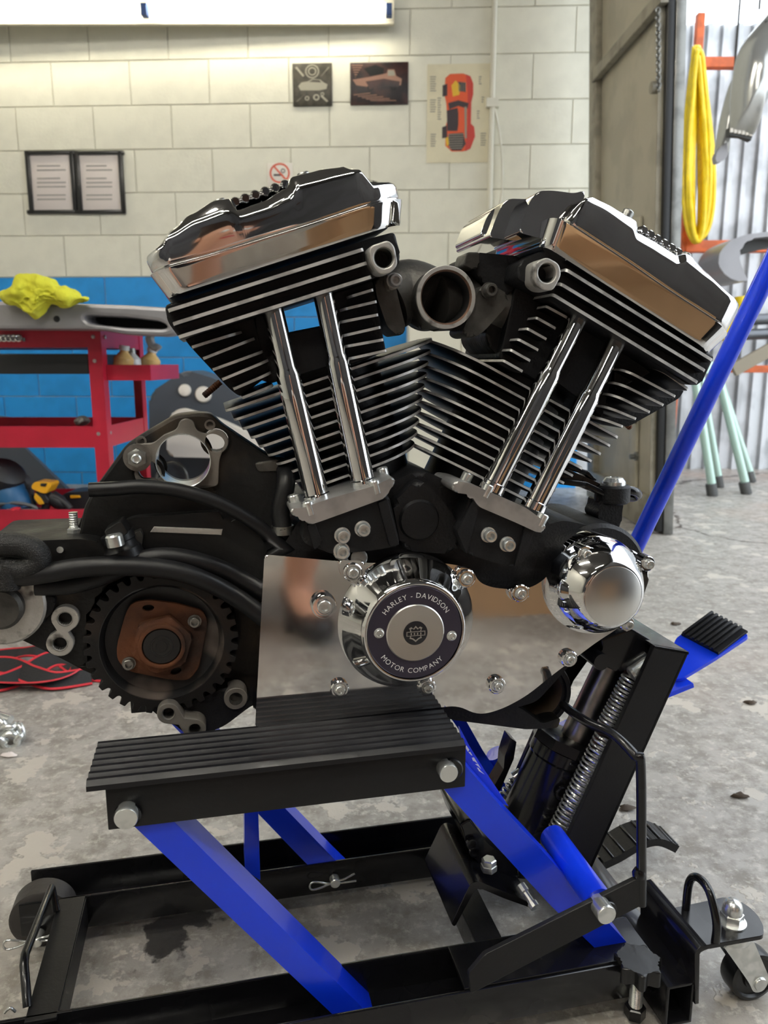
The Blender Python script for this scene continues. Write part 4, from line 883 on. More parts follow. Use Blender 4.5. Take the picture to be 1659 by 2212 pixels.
# ================================================================== things in the room
def W(z, y, *pts): return [at_depth(*p, y) for p in q(z, *pts)]
def W1(z, y, a, b): return at_depth(*q1(z, a, b), y)
mat('frame_gloss', (.015,.015,.015), .3); mat('paper', S(226,216,212), .6); mat('ink_grey', S(150,145,142), .7); mat('picture_glass', (.9,.9,.9), .05, 0, trans=1.)
mat('sign_dark', S(74,70,60), .4, .3, var=.4, vscale=30); mat('sign_light', S(150,146,130), .45, .2); mat('sign_brown', S(62,36,32), .4, .2, col2=S(26,16,18), c2scale=12); mat('sign_tan', S(150,110,92), .5)
mat('poster_cream', S(222,214,184), .5, 0, var=.08, vscale=8); mat('print_orange', S(222,84,34), .5); mat('print_red', S(196,52,40), .5); mat('print_yellow', S(226,180,40), .5); mat('print_dark', S(58,46,50), .6); mat('print_grey', S(150,146,132), .7)
mat('sign_white', S(226,220,210), .5); mat('sign_red', S(214,92,66), .5); mat('tube_glow', (1,1,1), .5, emit=((1.,.93,.74), 15.)); mat('fixture_white', S(190,186,170), .5); mat('cap_blue', S(40,74,130), .5)
mat('conduit_white', S(222,219,204), .5); mat('cart_red', S(176,28,52), .35, 0, var=.15, vscale=6); mat('drawer_black', S(24,25,27), .4); mat('bolt_grey', S(170,160,160), .35, .8)
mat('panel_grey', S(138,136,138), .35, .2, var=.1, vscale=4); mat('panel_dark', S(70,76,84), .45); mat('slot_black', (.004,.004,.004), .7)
mat('rag_yellow', S(206,204,56), .9, 0, col2=S(150,150,70), c2scale=9, c2pos=(.5,.68), bump=.8, bscale=160)
mat('bottle_amber', S(206,170,110), .2); mat('bottle_clear', S(190,190,188), .15); mat('steel_wool', S(110,108,104), .6, .5, bump=1., bscale=150)
mat('tool_blue', S(26,84,128), .45); mat('tool_black', S(30,32,36), .5); mat('tool_yellow', S(232,170,30), .45); mat('cable_grey', S(84,88,92), .5)
mat('hose_yellow', S(240,206,28), .4, 0, var=.12, vscale=20); mat('rack_orange', S(222,104,44), .5, 0, var=.3, vscale=12); mat('bumper_silver', S(176,176,172), .16, .55); mat('bumper_black', S(40,38,34), .5)
mat('stand_green', S(176,202,190), .3, .4); mat('rubber_foot', S(66,66,64), .6); mat('wood_old', S(138,128,110), .6); mat('pipe_grey', S(100,102,106), .35, .7)
mat('strap_black', S(30,30,32), .7, 0, bump=.5, bscale=300); mat('strap_red', S(196,40,52), .6); mat('twig', S(70,58,46), .8)
m_ = MATS['picture_glass']; nt_ = m_.node_tree; tr_ = nd(nt_, 'ShaderNodeBsdfTransparent'); gl_ = nd(nt_, 'ShaderNodeBsdfGlossy'); gl_.inputs['Roughness'].default_value = .03; mx_ = nd(nt_, 'ShaderNodeMixShader'); mx_.inputs[0].default_value = .07
nt_.links.new(tr_.outputs[0], mx_.inputs[1]); nt_.links.new(gl_.outputs[0], mx_.inputs[2]); nt_.links.new(mx_.outputs[0], nt_.nodes['Material Output'].inputs[0])
# --- fluorescent fixture over the wall
fy = 3.93
fx = empty('fluorescent_fixture', at_depth(310, 20, fy), 0, 'fluorescent strip light with two glowing tubes high on the white block wall', 'light')
def rel(o, root): o.parent = root; o.matrix_parent_inverse = Matrix.Translation(-Vector(root.location)); return o
def child(o, root): o.parent = root; o.location = Vector(o.location)-Vector(root.location); return o
zt_ = at_depth(310, 14, fy).z; xm = at_depth(311, 14, fy).x; xr = at_depth(838, 10, fy).x; xl = xm-(xr-xm)
child(box('fixture_tray', (xl-.05, fy+.06, zt_-.050), (xr+.03, fy+.085, zt_-.036), 'fixture_white', None, .002), fx)
child(box('fixture_back', (xl-.05, fy+.06, zt_-.036), (xr+.03, fy+.085, zt_+.06), 'fixture_white', None, .004), fx)
for a, b in ((xl, xm-.015), (xm+.015, xr)):
    child(tube('tube_lamp', [(a+.02, fy, zt_), (b-.02, fy, zt_)], .019, 'tube_glow', None, 8), fx)
for x in (xl, xm, xr+.005): child(box('lamp_holder', (x-.014, fy-.012, zt_-.04), (x+.014, fy+.03, zt_+.012), 'cap_blue', None, .003), fx)
# --- pictures on the wall
def wall_rect(name, u0, v0, u1, v1, m, parent=None, off=0., th=.006, bev=.001):
    vm, um = (v0+v1)/2, (u0+u1)/2
    x0, x1 = on_wall(u0, vm)[0], on_wall(u1, vm)[0]; z1, z0 = on_wall(um, v0)[1], on_wall(um, v1)[1]
    bm = bmesh.new(); box_bm(bm, wpt((x0+x1)/2, (z0+z1)/2, off+th/2), WX, WN, Z3, x1-x0, th, z1-z0, bev); return bm_obj(name, bm, m, parent)
def wall_poly(name, pts, m, parent, off, th=.0008):
    v = []
    for u, w_ in pts: x, z = on_wall(u, w_); v.append(wpt(x, z, off+th))
    return prism(name, v, -WN*th, m, parent)
def document(u0, v0, u1, v1, lab, shift):
    e = empty('framed_document', wpt(*on_wall((u0+u1)/2, v1)), 0, lab, 'picture frame', 'framed papers on the wall')
    child(wall_rect('backing', u0+3, v0+3, u1-3, v1-3, 'paper', None, .004, .006), e)
    for a in ((u0,v0,u0+9,v1), (u1-9,v0,u1,v1), (u0,v0,u1,v0+8), (u0,v1-8,u1,v1)): child(wall_rect('frame_bar', *a, 'frame_gloss', None, .004, .018, .002), e)
    for k in range(9):
        if k in (2, 6): continue
        wv = v0+30+k*9; child(wall_rect('text_line', u0+20, wv, u1-(22 if k % 3 else 34)-shift, wv+3, 'ink_grey', None, .0101, .0006, 0), e)
    gl = child(wall_rect('glass', u0+8, v0+7, u1-8, v1-7, 'picture_glass', None, .013, .002, 0), e)
document(62, 328, 166, 463, 'black-framed paper certificate, the one nearer the edge of the pair', 0); document(168, 328, 270, 463, 'black-framed paper certificate nearer the engine, glare across its glass', 4)
e = empty('metal_sign', wpt(*on_wall(675, 231)), 0, 'small grey metal sign showing a car with wheel and tools', 'sign')
child(wall_rect('sign_plate', 633, 138, 718, 231, 'sign_dark', None, .006, .005, .002), e)
def ring(u, v, r0, r1, n=24): return [(u+r0*math.cos(2*math.pi*k/n), v+r0*math.sin(2*math.pi*k/n)) for k in range(n)]
def wall_ring(name, u, v, r0, r1, m, par, off, n=28):
    bm = bmesh.new(); a = [bm.verts.new(wpt(*on_wall(*p), off)) for p in ring(u, v, r0, 0, n)]; b = [bm.verts.new(wpt(*on_wall(*p), off)) for p in ring(u, v, r1, 0, n)]
    for k in range(n): bm.faces.new((a[k], a[(k+1) % n], b[(k+1) % n], b[k]))
    return child(bm_obj(name, bm, m, None, smooth=False), par)
for r0, r1 in ((15,12.5), (9,6.5)): wall_ring('printed_wheel', 675, 156, r0, r1, 'sign_light', e, .0118)
child(wall_poly('printed_car', [(645,188),(652,180),(665,178),(676,172),(692,174),(700,180),(708,184),(706,194),(690,197),(650,197)], 'sign_light', None, .0115), e)
child(wall_poly('printed_windscreen', [(668,179),(677,174),(690,175),(695,180)], 'sign_dark', None, .0122), e)
for u, v, r in ((684,212,7), (664,214,5), (697,205,4)): wall_ring('printed_gear', u, v, r, r*.55, 'sign_light', e, .0118, 14)
for a in (((640,148),(656,166)), ((711,148),(694,166)), ((642,222),(658,206)), ((708,222),(694,208))):
    (x0,y0),(x1,y1) = a; child(wall_poly('printed_wrench', [(x0-2,y0),(x0+2,y0-2),(x1+2,y1-1),(x1-1,y1+2)], 'sign_light', None, .0115), e)
e = empty('metal_sign', wpt(*on_wall(819, 228)), 0, 'dark brown metal sign of an old car in a garage', 'sign')
child(wall_rect('sign_plate', 757, 136, 882, 228, 'sign_brown', None, .006, .005, .002), e)
child(wall_poly('printed_car', [(762,174),(800,168),(836,160),(838,152),(852,152),(856,166),(868,172),(866,186),(826,184),(800,190),(770,186)], 'sign_tan', None, .0112), e)
child(wall_poly('printed_shadow', [(786,150),(812,142),(830,150),(828,162),(800,166)], 'slot_black', None, .0114), e)
child(wall_poly('printed_window', [(838,154),(851,154),(854,165),(838,166)], 'print_grey', None, .0118), e); child(wall_poly('printed_bonnet_shadow', [(790,178),(830,172),(864,178),(862,190),(826,188),(800,194)], 'sign_brown', None, .0118), e)
for u, v in ((800,192), (850,190)): wall_ring('printed_wheel', u, v, 7, 3.5, 'slot_black', e, .0124, 14)
for k in range(5): child(wall_poly('printed_floor_streak', [(764+k*9,206+k*3),(800+k*14,202+k*4),(800+k*14,203.5+k*4),(764+k*9,207.5+k*3)], 'sign_tan', None, .0112), e)
for k in range(6): child(wall_poly('printed_slat', [(760+k*1.5,142+k*5),(784-k*3,142+k*5),(784-k*3,144+k*5),(760+k*1.5,144+k*5)], 'sign_tan', None, .0112), e)
e = empty('wall_poster', wpt(*on_wall(988, 350)), 0, 'tall cream poster with an orange cutaway car seen from above', 'poster')
child(wall_rect('poster_sheet', 922, 139, 1056, 352, 'poster_cream', None, .005, .002, 0), e)
child(wall_poly('printed_car_body', [(962,170),(972,161),(1000,160),(1016,166),(1022,182),(1022,205),(1018,222),(1017,268),(1024,275),(1026,296),(1016,322),(1000,328),(975,328),(962,316),(962,275),(966,262),(964,225),(960,205)], 'print_orange', None, .0074), e)
child(wall_poly('printed_red_side', [(1006,162),(1016,166),(1022,182),(1022,205),(1018,222),(1017,268),(1024,275),(1026,296),(1016,322),(1004,328),(1010,270),(1010,200)], 'print_red', None, .0080), e)
child(wall_poly('printed_windscreen', [(968,224),(990,218),(1012,224),(1010,236),(990,230),(970,238)], 'print_dark', None, .0086), e)
child(wall_poly('printed_cabin', [(965,240),(988,234),(992,256),(988,284),(966,284)], 'print_dark', None, .0086), e)
child(wall_poly('printed_seat', [(990,240),(1006,238),(1004,276),(990,270)], 'print_orange', None, .0088), e)
child(wall_poly('printed_engine_bay', [(970,290),(1000,288),(1006,312),(996,326),(976,326),(966,310)], 'print_dark', None, .0086), e)
child(wall_poly('printed_grid', [(990,178),(1006,180),(1006,200),(990,198)], 'print_dark', None, .0086), e)
child(wall_poly('printed_trunk', [(975,186),(984,175),(994,186),(992,206),(978,210)], 'print_yellow', None, .0086), e)
for k in range(7): child(wall_poly('printed_frame_rail', [(967+k*.4,291+k*5),(1002-k*.6,290+k*5),(1002-k*.6,291.6+k*5),(967+k*.4,292.6+k*5)], 'print_grey', None, .0090), e)
for k in range(4): child(wall_poly('printed_grid_line', [(991+k*4.5,179),(992.2+k*4.5,179),(992.2+k*4.5,199),(991+k*4.5,199)], 'print_grey', None, .0090), e)
child(wall_poly('printed_pillar', [(1003,232),(1008,232),(1008,300),(1004,300)], 'print_grey', None, .0090), e)
child(wall_poly('printed_headlamp', [(962,300),(968,296),(970,312),(965,318)], 'print_yellow', None, .0090), e)
for pts in (((956,186),(966,182),(966,208),(956,210)), ((955,276),(965,272),(966,298),(955,300))): child(wall_poly('printed_wheel', list(pts), 'print_dark', None, .0082), e)
for u0, v0, u1, v1 in ((929,166,942,204),(929,216,942,246),(945,212,953,262),(930,290,942,322),(1034,166,1040,186),(1030,240,1036,262),(1038,288,1050,322),(1040,210,1046,228)):
    n_ = int((v1-v0)/5)
    for k in range(n_): child(wall_rect('text_line', u0, v0+k*5, u1-(k % 3), v0+k*5+2.4, 'print_grey', None, .0072, .0005, 0), e)
e = empty('no_smoking_sign', wpt(*on_wall(604, 400)), 0, 'white no smoking sign with red ring behind the rear rocker cover', 'sign')
child(wall_rect('sign_plate', 578, 353, 633, 404, 'sign_white', None, .006, .003, .001), e)
wall_ring('red_ring', 605, 375, 22, 18, 'sign_red', e, .0100); child(wall_poly('red_slash', [(590,360),(593,358),(621,389),(618,392)], 'sign_red', None, .0098), e)
child(wall_poly('cigarette', [(592,377),(612,377),(612,381),(592,381)], 'print_dark', None, .0094), e); wall_ring('smoke', 612, 370, 5, 3, 'print_dark', e, .0096, 12)
# --- conduit and cable
cx = on_wall(1062, 250)[0]
e = empty('wall_conduit', wpt(cx, .2), 0, 'white conduit pipe running up the block wall beside the poster', 'conduit')
child(tube('conduit_pipe', [wpt(cx, .3, .016), wpt(cx, CEIL-.35, .016)], .013, 'conduit_white', None, 14), e)
child(tube('loose_cable', [wpt(*on_wall(u, v), .02) for u, v in ((1062,180),(1063,215),(1068,240),(1078,290),(1084,350),(1083,420),(1074,470))], .0055, 'conduit_white', None, 8, 6), e)
child(box('conduit_clip', wpt(cx-.03, on_wall(1062,225)[1]-.02, .002), wpt(cx+.03, on_wall(1062,225)[1]+.02, .03), 'conduit_white', None), e)
# --- red tool cart
CY = 2.3; CYB = 2.7
def cz(v): return at_depth(200, v, CY).z
xr_ = at_depth(229, 900, CY).x; xl_ = xr_-.78
CART = empty('tool_cart', (xr_-.39, (CY+CYB)/2, 0), 0, 'red steel tool cart with three shelves against the blue wall', 'tool cart')
def cp(o): return child(o, CART)
z_top, z_ap, z_d0, z_s2, z_s2b, z_b, z_bb = cz(712), cz(751), cz(808), cz(921), cz(967), cz(1101), cz(1147)
for x0, y0 in ((xr_, CY), (xl_, CY), (xr_, CYB), (xl_, CYB)):
    sx = -1 if x0 == xr_ else 1; sy = 1 if y0 == CY else -1; bm = bmesh.new()
    box_bm(bm, (x0+sx*.02, y0+sy*.001, (z_top+.06)/2), X3, Y3, Z3, .04, .003, z_top-.06); box_bm(bm, (x0+sx*.001, y0+sy*.02, (z_top+.06)/2), X3, Y3, Z3, .003, .04, z_top-.06)
    cp(bm_obj('post', bm, 'cart_red', None))
    cp(lathe('caster', [(.0,-.012),(.045,-.012),(.05,-.008),(.05,.008),(.045,.012),(.0,.012)], (x0+sx*.04, y0+sy*.04, .05), (0,1,0), 'tool_black', None, 20)); cp(box('caster_fork', (x0+sx*.04-.02, y0+sy*.04-.02, .045), (x0+sx*.04+.02, y0+sy*.04+.02, .10), 'steel_grey', None, .003))
for nm, za, zb_ in (('top_tray', z_top, z_ap), ('middle_tray', z_s2, z_s2b), ('bottom_tray', z_b, z_bb)):
    bm = bmesh.new(); box_bm(bm, ((xl_+xr_)/2, (CY+CYB)/2, zb_+.006), X3, Y3, Z3, xr_-xl_-.004, CYB-CY-.004, .004)
    for yy in (CY+.0025, CYB-.0025): box_bm(bm, ((xl_+xr_)/2, yy, (za+zb_)/2), X3, Y3, Z3, xr_-xl_-.006, .003, za-zb_)
    for xx in (xl_+.0025, xr_-.0025): box_bm(bm, (xx, (CY+CYB)/2, (za+zb_)/2), X3, Y3, Z3, .003, CYB-CY-.006, za-zb_)
    cp(bm_obj(nm, bm, 'cart_red', None))
dw = box('drawer', (xl_+.045, CY+.005, z_d0), (xr_-.042, CY+.36, cz(764)), 'drawer_black', None, .004); cp(dw)
for z_, pts in ((10, ((742,617),(806,618),(754,810),(784,1390),(850,1388))),):
    for x, y in pts: p = W1(10, CY, x, y); cp(lathe('rivet', [(.0062,0),(.0055,.003),(.0,.004)], p+Vector((0, .001 if x < 790 else .03, 0)), (0,-1,0) if x < 790 else (1,0,0), 'bolt_grey', None, 12))
# side tray
zs0, zs1 = W1(10, 2.42, 850, 960).z, W1(10, 2.42, 850, 840).z; bm = bmesh.new(); sx0, sx1, sy0, sy1 = xr_+.002, xr_+.13, CY+.03, CYB-.05
box_bm(bm, ((sx0+sx1)/2, (sy0+sy1)/2, zs0+.002), X3, Y3, Z3, sx1-sx0, sy1-sy0, .003)
for yy in (sy0, sy1): box_bm(bm, ((sx0+sx1)/2, yy, (zs0+zs1)/2), X3, Y3, Z3, sx1-sx0, .003, zs1-zs0)
box_bm(bm, (sx1, (sy0+sy1)/2, (zs0+zs1)/2), X3, Y3, Z3, .003, sy1-sy0, zs1-zs0); cp(bm_obj('side_tray', bm, 'cart_red', None))
# contents of the side tray
def bottle(nm, lab, c, r, h, m, capm, tilt=0, grp='small bottles in the cart side tray'):
    e = empty(nm, c, 0, lab, 'bottle', grp); lathe('bottle_body', [(r*.92,0),(r,.004),(r,h*.62),(r*.5,h*.78),(r*.42,h*.82),(r*.42,h*.9)], (0,0,0), (0,0,1), m, e, 20); lathe('bottle_cap', [(r*.52,h*.86),(r*.52,h),(r*.46,h*1.01)], (0,0,0), (0,0,1), capm, e, 16); e.rotation_euler = (0, tilt, 0)
bottle('glue_bottle', 'amber bottle nearest the cart post in the side tray', (sx0+.028, sy0+.05, zs0+.005), .030, .098, 'bottle_amber', 'bottle_clear', .12)
bottle('glue_bottle', 'amber bottle leaning among clear ones further out in the side tray', (sx0+.085, sy0+.12, zs0+.005), .030, .094, 'bottle_amber', 'bottle_clear', .2)
bottle('spray_bottle', 'clear bottle between the two amber ones in the side tray', (sx0+.060, sy0+.08, zs0+.005), .022, .09, 'bottle_clear', 'steel_grey', -.1)
bottle('spray_bottle', 'short clear bottle at the outer rim of the side tray', (sx0+.108, sy0+.05, zs0+.005), .016, .04, 'bottle_clear', 'steel_grey', .05)
# socket rail on the top apron
sr = empty('socket_rail', W1(10, CY-.01, 0, 650), 0, 'row of small chrome sockets along the cart top apron', 'socket set')
for k in range(9):
    p = W1(10, CY-.008, -150+38*k, 635); child(lathe('socket', [(.011,-.012),(.011,.012),(.008,.013),(.007,.005)], p, (.25,-1,.2), 'chrome', None, 16), sr)
child(box('rail_strip', W1(10, CY-.004, -170, 655), W1(10, CY-.001, 200, 625), 'steel_grey', None), sr)
# puffed soft shapes
def puff(name, outline, d, m, parent=None, rings=7, wob=.0, seed=1, back=.25, sub=1, ang=80):
    """soft solid: closed outline (Vectors), bulging by vector d in front and by back*d behind"""
    rnd = random.Random(seed); bm = bmesh.new(); n = len(outline); c = sum(outline, Vector())/n
    def shell(sgn):
        prev = None
        for k in range(rings):
            f = 1-k/rings; hgt = math.sqrt(max(0, 1-f*f))*sgn
            row = [bm.verts.new(c+(p-c)*f+d*hgt+(Vector((rnd.uniform(-1,1), rnd.uniform(-1,1), rnd.uniform(-1,1)))*wob if 0 < k else Vector())) for p in outline] if k or sgn > 0 else edge
            if prev: 
                for i in range(n): bm.faces.new((prev[i], prev[(i+1) % n], row[(i+1) % n], row[i]))
            prev = row
            if k == 0 and sgn > 0: first = row
        t_ = bm.verts.new(c+d*sgn)
        for i in range(n): bm.faces.new((prev[i], prev[(i+1) % n], t_))
        return first if sgn > 0 else None
    edge = shell(1.); shell(-back)
    o = bm_obj(name, bm, m, parent, ang=ang)
    if sub:
        md = o.modifiers.new('smooth', 'SUBSURF'); md.levels = md.render_levels = sub
    return o
# grey body panel on the cart, with a long slot
pn = [(-200,335),(200,335),(420,345),(1000,365),(1380,388),(1400,480),(1395,590),(1300,612),(1000,600),(840,572),(700,560),(-200,556)]
BP = empty('body_panel', (xr_-.35, 2.2, z_top), 0, 'grey painted car body panel with a long slot lying on the red cart', 'car panel')
yb = 2.18
sl_ = [(668,470),(680,452),(720,448),(1000,462),(1260,492),(1320,520),(1330,545),(1290,556),(1000,545),(760,520),(700,500)]
o = plate('panel_skin', [(v.x, v.z) for v in fillet(W(10, yb, *pn), .012, 4)], [[(v.x, v.z) for v in fillet(W(10, yb, *sl_), .006, 3)]], yb, yb+.10, 'panel_grey', None, .010); child(o, BP)
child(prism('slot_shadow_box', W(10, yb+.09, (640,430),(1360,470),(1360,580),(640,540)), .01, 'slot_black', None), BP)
child(prism('panel_top', W(10, yb+.02, (-200,338),(420,348),(1380,392),(1380,420),(-200,380)), .42, 'panel_grey', None, .004), BP)
child(lathe('grommet', [(.009,0),(.007,.003),(.0,.001)], W1(10, yb, 452, 475), (0,-1,0), 'slot_black', None, 14), BP)
child(tube('panel_hook', W(10, yb+.1, (1200,600),(1195,640),(1215,690),(1250,705),(1265,720)), .012, 'panel_grey', None, 10, 4), BP)
# yellow rag hanging over the panel
rg = [(5,300),(45,250),(110,205),(125,112),(230,112),(330,140),(410,165),(470,215),(500,222),(600,245),(690,268),(740,300),(768,345),(640,338),(520,335),(420,342),(380,380),(330,430),(300,470),(260,485),(220,475),(160,430),(90,380),(30,345)]
rag = puff('shop_rag', W(10, yb-.03, *rg), Vector((0,-.035,0)), 'rag_yellow', None, 8, .009, 3, .9, 2)
tx = bpy.data.textures.new('rag_folds', 'CLOUDS'); tx.noise_scale = .055; md = rag.modifiers.new('folds', 'DISPLACE'); md.texture = tx; md.strength = .045; md.texture_coords = 'LOCAL'
for f, pts in enumerate((((230,300),(330,260),(420,240),(500,232)), ((100,290),(200,285),(300,300)), ((330,310),(400,260),(430,300)))):
    pass
tag(rag, 'yellow microfibre rag draped over the grey body panel', 'rag')
# steel wool pad on the middle tray
sw = puff('steel_wool_pad', [W1(10, CY+.06, 655+65*math.cos(a), 1285+46*math.sin(a)) for a in [2*math.pi*k/14 for k in range(14)]], Vector((0,-.03,0)), 'steel_wool', None, 5, .005, 5, 1., 1)
tag(sw, 'grey steel wool pad on the middle shelf of the cart', 'steel wool')
# power tools on the bottom tray
gz = z_bb+.01
pol = empty('corded_polisher', W1(10, CY+.1, 60, 1960), 0, 'blue and black corded polisher with coiled cable on the bottom shelf', 'power tool')
child(lathe('tool_body', [(.0,-.055),(.035,-.05),(.048,-.02),(.048,.05),(.04,.075),(.0,.08)], W1(10, CY+.08, 70, 1840), (.5,-.2,-1), 'tool_blue', None, 24), pol)
child(lathe('tool_head', [(.0,-.03),(.05,-.03),(.058,-.01),(.058,.03),(.04,.045),(.0,.05)], W1(10, CY+.08, 30, 1740), (.5,-.3,.7), 'tool_black', None, 24), pol)
for k in range(4): child(tube('cable_coil', [W1(10, CY+.12+.012*k, 130+90*math.cos(a)+14*k, 1830+110*math.sin(a)) for a in [-1.4+3.2*i/12 for i in range(13)]], .0055, 'cable_grey', None, 8), pol)
child(tube('power_cable', [W1(10, CY+.03, x, y) for x, y in ((-40,1960),(100,1940),(220,1955),(290,1985),(200,2000),(60,1990))], .0055, 'cable_grey', None, 8, 6), pol)
dr_ = empty('cordless_drill', W1(10, CY+.1, 320, 1960), 0, 'yellow and black cordless drill standing on the bottom shelf', 'power tool')
child(prism('drill_body', fillet(W(10, CY+.07, (250,1800),(280,1770),(400,1780),(410,1800),(370,1870),(330,1860),(250,1830)), .008, 3), .06, 'tool_yellow', None, .008, 3), dr_)
child(prism('drill_panel', fillet(W(10, CY+.066, (320,1785),(372,1785),(360,1812),(318,1808)), .003, 2), .01, 'tool_black', None, .002), dr_)
child(prism('drill_grip', fillet(W(10, CY+.075, (270,1850),(340,1860),(400,1920),(370,1960),(300,1950),(255,1930)), .008, 3), .05, 'tool_black', None, .008, 3), dr_)
child(prism('drill_grip_inlay', fillet(W(10, CY+.070, (275,1860),(320,1900),(350,1950),(310,1955),(270,1900)), .004, 3), .02, 'tool_yellow', None, .003), dr_)
child(lathe('drill_chuck', [(.022,0),(.024,.03),(.016,.055),(.012,.06)], W1(10, CY+.10, 410, 1890), (.8,-.1,-.6), 'tool_black', None, 20), dr_)
child(tube('drill_hose', [W1(10, CY+.09, x, y) for x, y in ((240,1880),(270,1990),(350,2000),(380,1930),(430,1890),(500,1930),(560,1990))], .012, 'tool_black', None, 10, 5), dr_)
kc = empty('tool_pouch', W1(10, CY+.16, 600, 1960), 0, 'dark tool pouch with a yellow strip lying on the bottom shelf', 'pouch')
child(prism('pouch_body', fillet(W(10, CY+.16, (440,1960),(500,1860),(640,1850),(760,1840),(760,1985),(480,1990)), .02, 4), .1, 'tool_black', None, .015, 3), kc); child(prism('pouch_strip', fillet(W(10, CY+.155, (555,1880),(630,1880),(640,1900),(560,1905)), .003, 2), .01, 'tool_yellow', None, .002), kc)
rg2 = puff('red_rag', W(10, CY+.02, (75,1990),(95,1972),(150,1970),(170,1990),(150,2000),(100,2002)), Vector((0,-.02,0)), 'strap_red', None, 4, .002, 9, 1., 1); tag(rg2, 'small crumpled red rag at the lip of the bottom shelf', 'rag')
# dark bumper and pale panel leaning behind the cart
b1 = empty('car_bumper', at_depth(470, 1080, 3.3), 0, 'dark grey car bumper with round caps standing behind the cart', 'car part')
child(prism('bumper_shell', fillet([at_depth(u, v, 3.25) for u, v in ((322,850),(400,798),(470,820),(560,890),(640,1000),(640,1100),(322,1100))], .03, 4), .25, 'panel_dark', None, .03, 4), b1)
for u, v, r in ((400,843,.026), (440,852,.034)): child(lathe('bumper_cap', [(r,0),(r,.01),(r*.85,.018),(0,.02)], at_depth(u, v, 3.25), (0,-1,0), 'sign_white', None, 24), b1)
lp2 = tag(prism('fender_panel', fillet([at_depth(u, v, 3.12) for u, v in ((360,905),(384,880),(470,905),(640,985),(640,1125),(520,1125),(490,990),(360,987))], .03, 4), .06, 'sign_white', None, .015, 3), 'pale car fender panel leaning in front of the dark bumper', 'car part')
child(tube('round_trim', [at_depth(372+34*math.cos(a), 1040+42*math.sin(a), 3.22) for a in [2*math.pi*k/24 for k in range(24)]], .007, 'steel_grey', None, 8, 0, True), b1)
shp = tag(prism('door_card', [at_depth(u, v, 3.3) for u, v in ((-120,880),(-120,1100),(190,1100),(45,962),(30,905))], .03, 'panel_dark', None, .004), 'dark grey sloping trim panel behind the bottom shelf of the cart', 'car part')
# ================================================================== doorway, yard, floor things
class Plane:
    def __init__(s, o, x, n): s.o, s.x, s.n = Vector(o), Vector(x).normalized(), Vector(n).normalized()
    def uv(s, u, v, off=0.):
        d = ray(u, v); c = Vector((0,0,CAMH)); k = (s.o+s.n*off-c).dot(s.n)/d.dot(s.n); p = c+d*k; return (p-s.o).dot(s.x), p.z
    def pt(s, x, z, off=0.): return s.o+s.x*x+s.n*off+Vector((0,0,z))
    def px(s, u, v, off=0.): return s.pt(*s.uv(u, v, off), off)
near = at_height(1409, 1146, .01); near.z = 0
far = wpt(xe-.01, 0, .03)
dx = (near-far).normalized(); dn_ = Vector((-dx.y, dx.x, 0)); dn_ = dn_ if dn_.dot(Vector((0,0,0))-far) > 0 else -dn_
DP = Plane(far, dx, dn_); DLEN = (near-far).length; DH = 2.75
DR = struct(empty('door_1', (far+near)/2))
def dbox(name, x0, x1, z0, z1, off, th, m, bev=.002):
    bm = bmesh.new(); box_bm(bm, DP.pt((x0+x1)/2, (z0+z1)/2, off), DP.x, DP.n, Z3, x1-x0, th, z1-z0, bev); return child(bm_obj(name, bm, m, None), DR)
DU = lambda u, v: (u+.047*(1146-v), v)
xs = DP.uv(*DU(1424, 500))[0]; xf = DP.uv(*DU(1290, 300))[0]
xd0 = DP.uv(*DU(1275, 250))[0]
dbox('door_panel', xd0, DLEN, .01, DH, -.02, .02, 'door_beige'); dbox('stile', xd0, xf, .01, DH, 0, .03, 'door_frame'); dbox('stile', xs, DLEN, .01, DH, 0, .03, 'door_frame')
dbox('bottom_rail', xd0, DLEN, .01, .14, .002, .03, 'door_frame'); 
a, b = DP.px(*DU(1280, 165), .012), DP.px(*DU(1418, 8), .012); child(bar('diagonal_brace', a, b+(b-a)*.1, .03, .045, 'door_frame', None, up=DP.n.cross(b-a), bev=.003), DR)
zl = DP.uv(1350, 950)[1]; dbox('lock_stile', DP.uv(1370,950)[0], DP.uv(1385,950)[0], .14, 1.2, 0, .012, 'door_beige')
for v in (905, 985): p = DP.px(1384, v, .02); child(lathe('door_latch', [(.018,0),(.018,.01),(.01,.012),(.01,.03),(.0,.031)], p, DP.n, 'steel_grey', None, 16), DR)
ch = DP.px(*DU(1421, 20), .035); cl = DP.px(*DU(1423, 190), .035); n_ = 22
for k in range(n_):
    c = ch.lerp(cl, k/(n_-1)); w_ = DP.x if k % 2 else DP.n; hl = (ch-cl).length/n_*.78
    child(tube('chain_link', [c+w_*(.007*math.cos(a))+Z3*(hl*math.sin(a)) for a in [2*math.pi*i/10 for i in range(10)]], .0026, 'steel_grey', None, 6, 0, True), DR)
child(lathe('chain_bracket', [(.02,0),(.02,.03),(.0,.031)], DP.px(*DU(1424, 188), .0), DP.n, 'door_frame', None, 14), DR)
# door post: black seal and steel jamb
pj = near+dx*.012
o = struct(empty('trim_2', pj))
def vbox(name, c, sx, sy, z0, z1, m, ax=dx, bev=.002):
    bm = bmesh.new(); box_bm(bm, Vector((c.x, c.y, (z0+z1)/2)), ax, Vector((-ax.y, ax.x, 0)), Z3, sx, sy, z1-z0, bev); return bm_obj(name, bm, m, None)
jx = Vector((1,0,0))
p1_ = at_height(1443, 1140, 0); 
child(vbox('rubber_seal', near+Vector((.018,-.004,0)), .026, .05, .01, 2.9, 'frame_black', jx), o); child(vbox('steel_jamb', near+Vector((.050,.0,0)), .036, .07, .0, 2.9, 'steel_grey', jx), o)
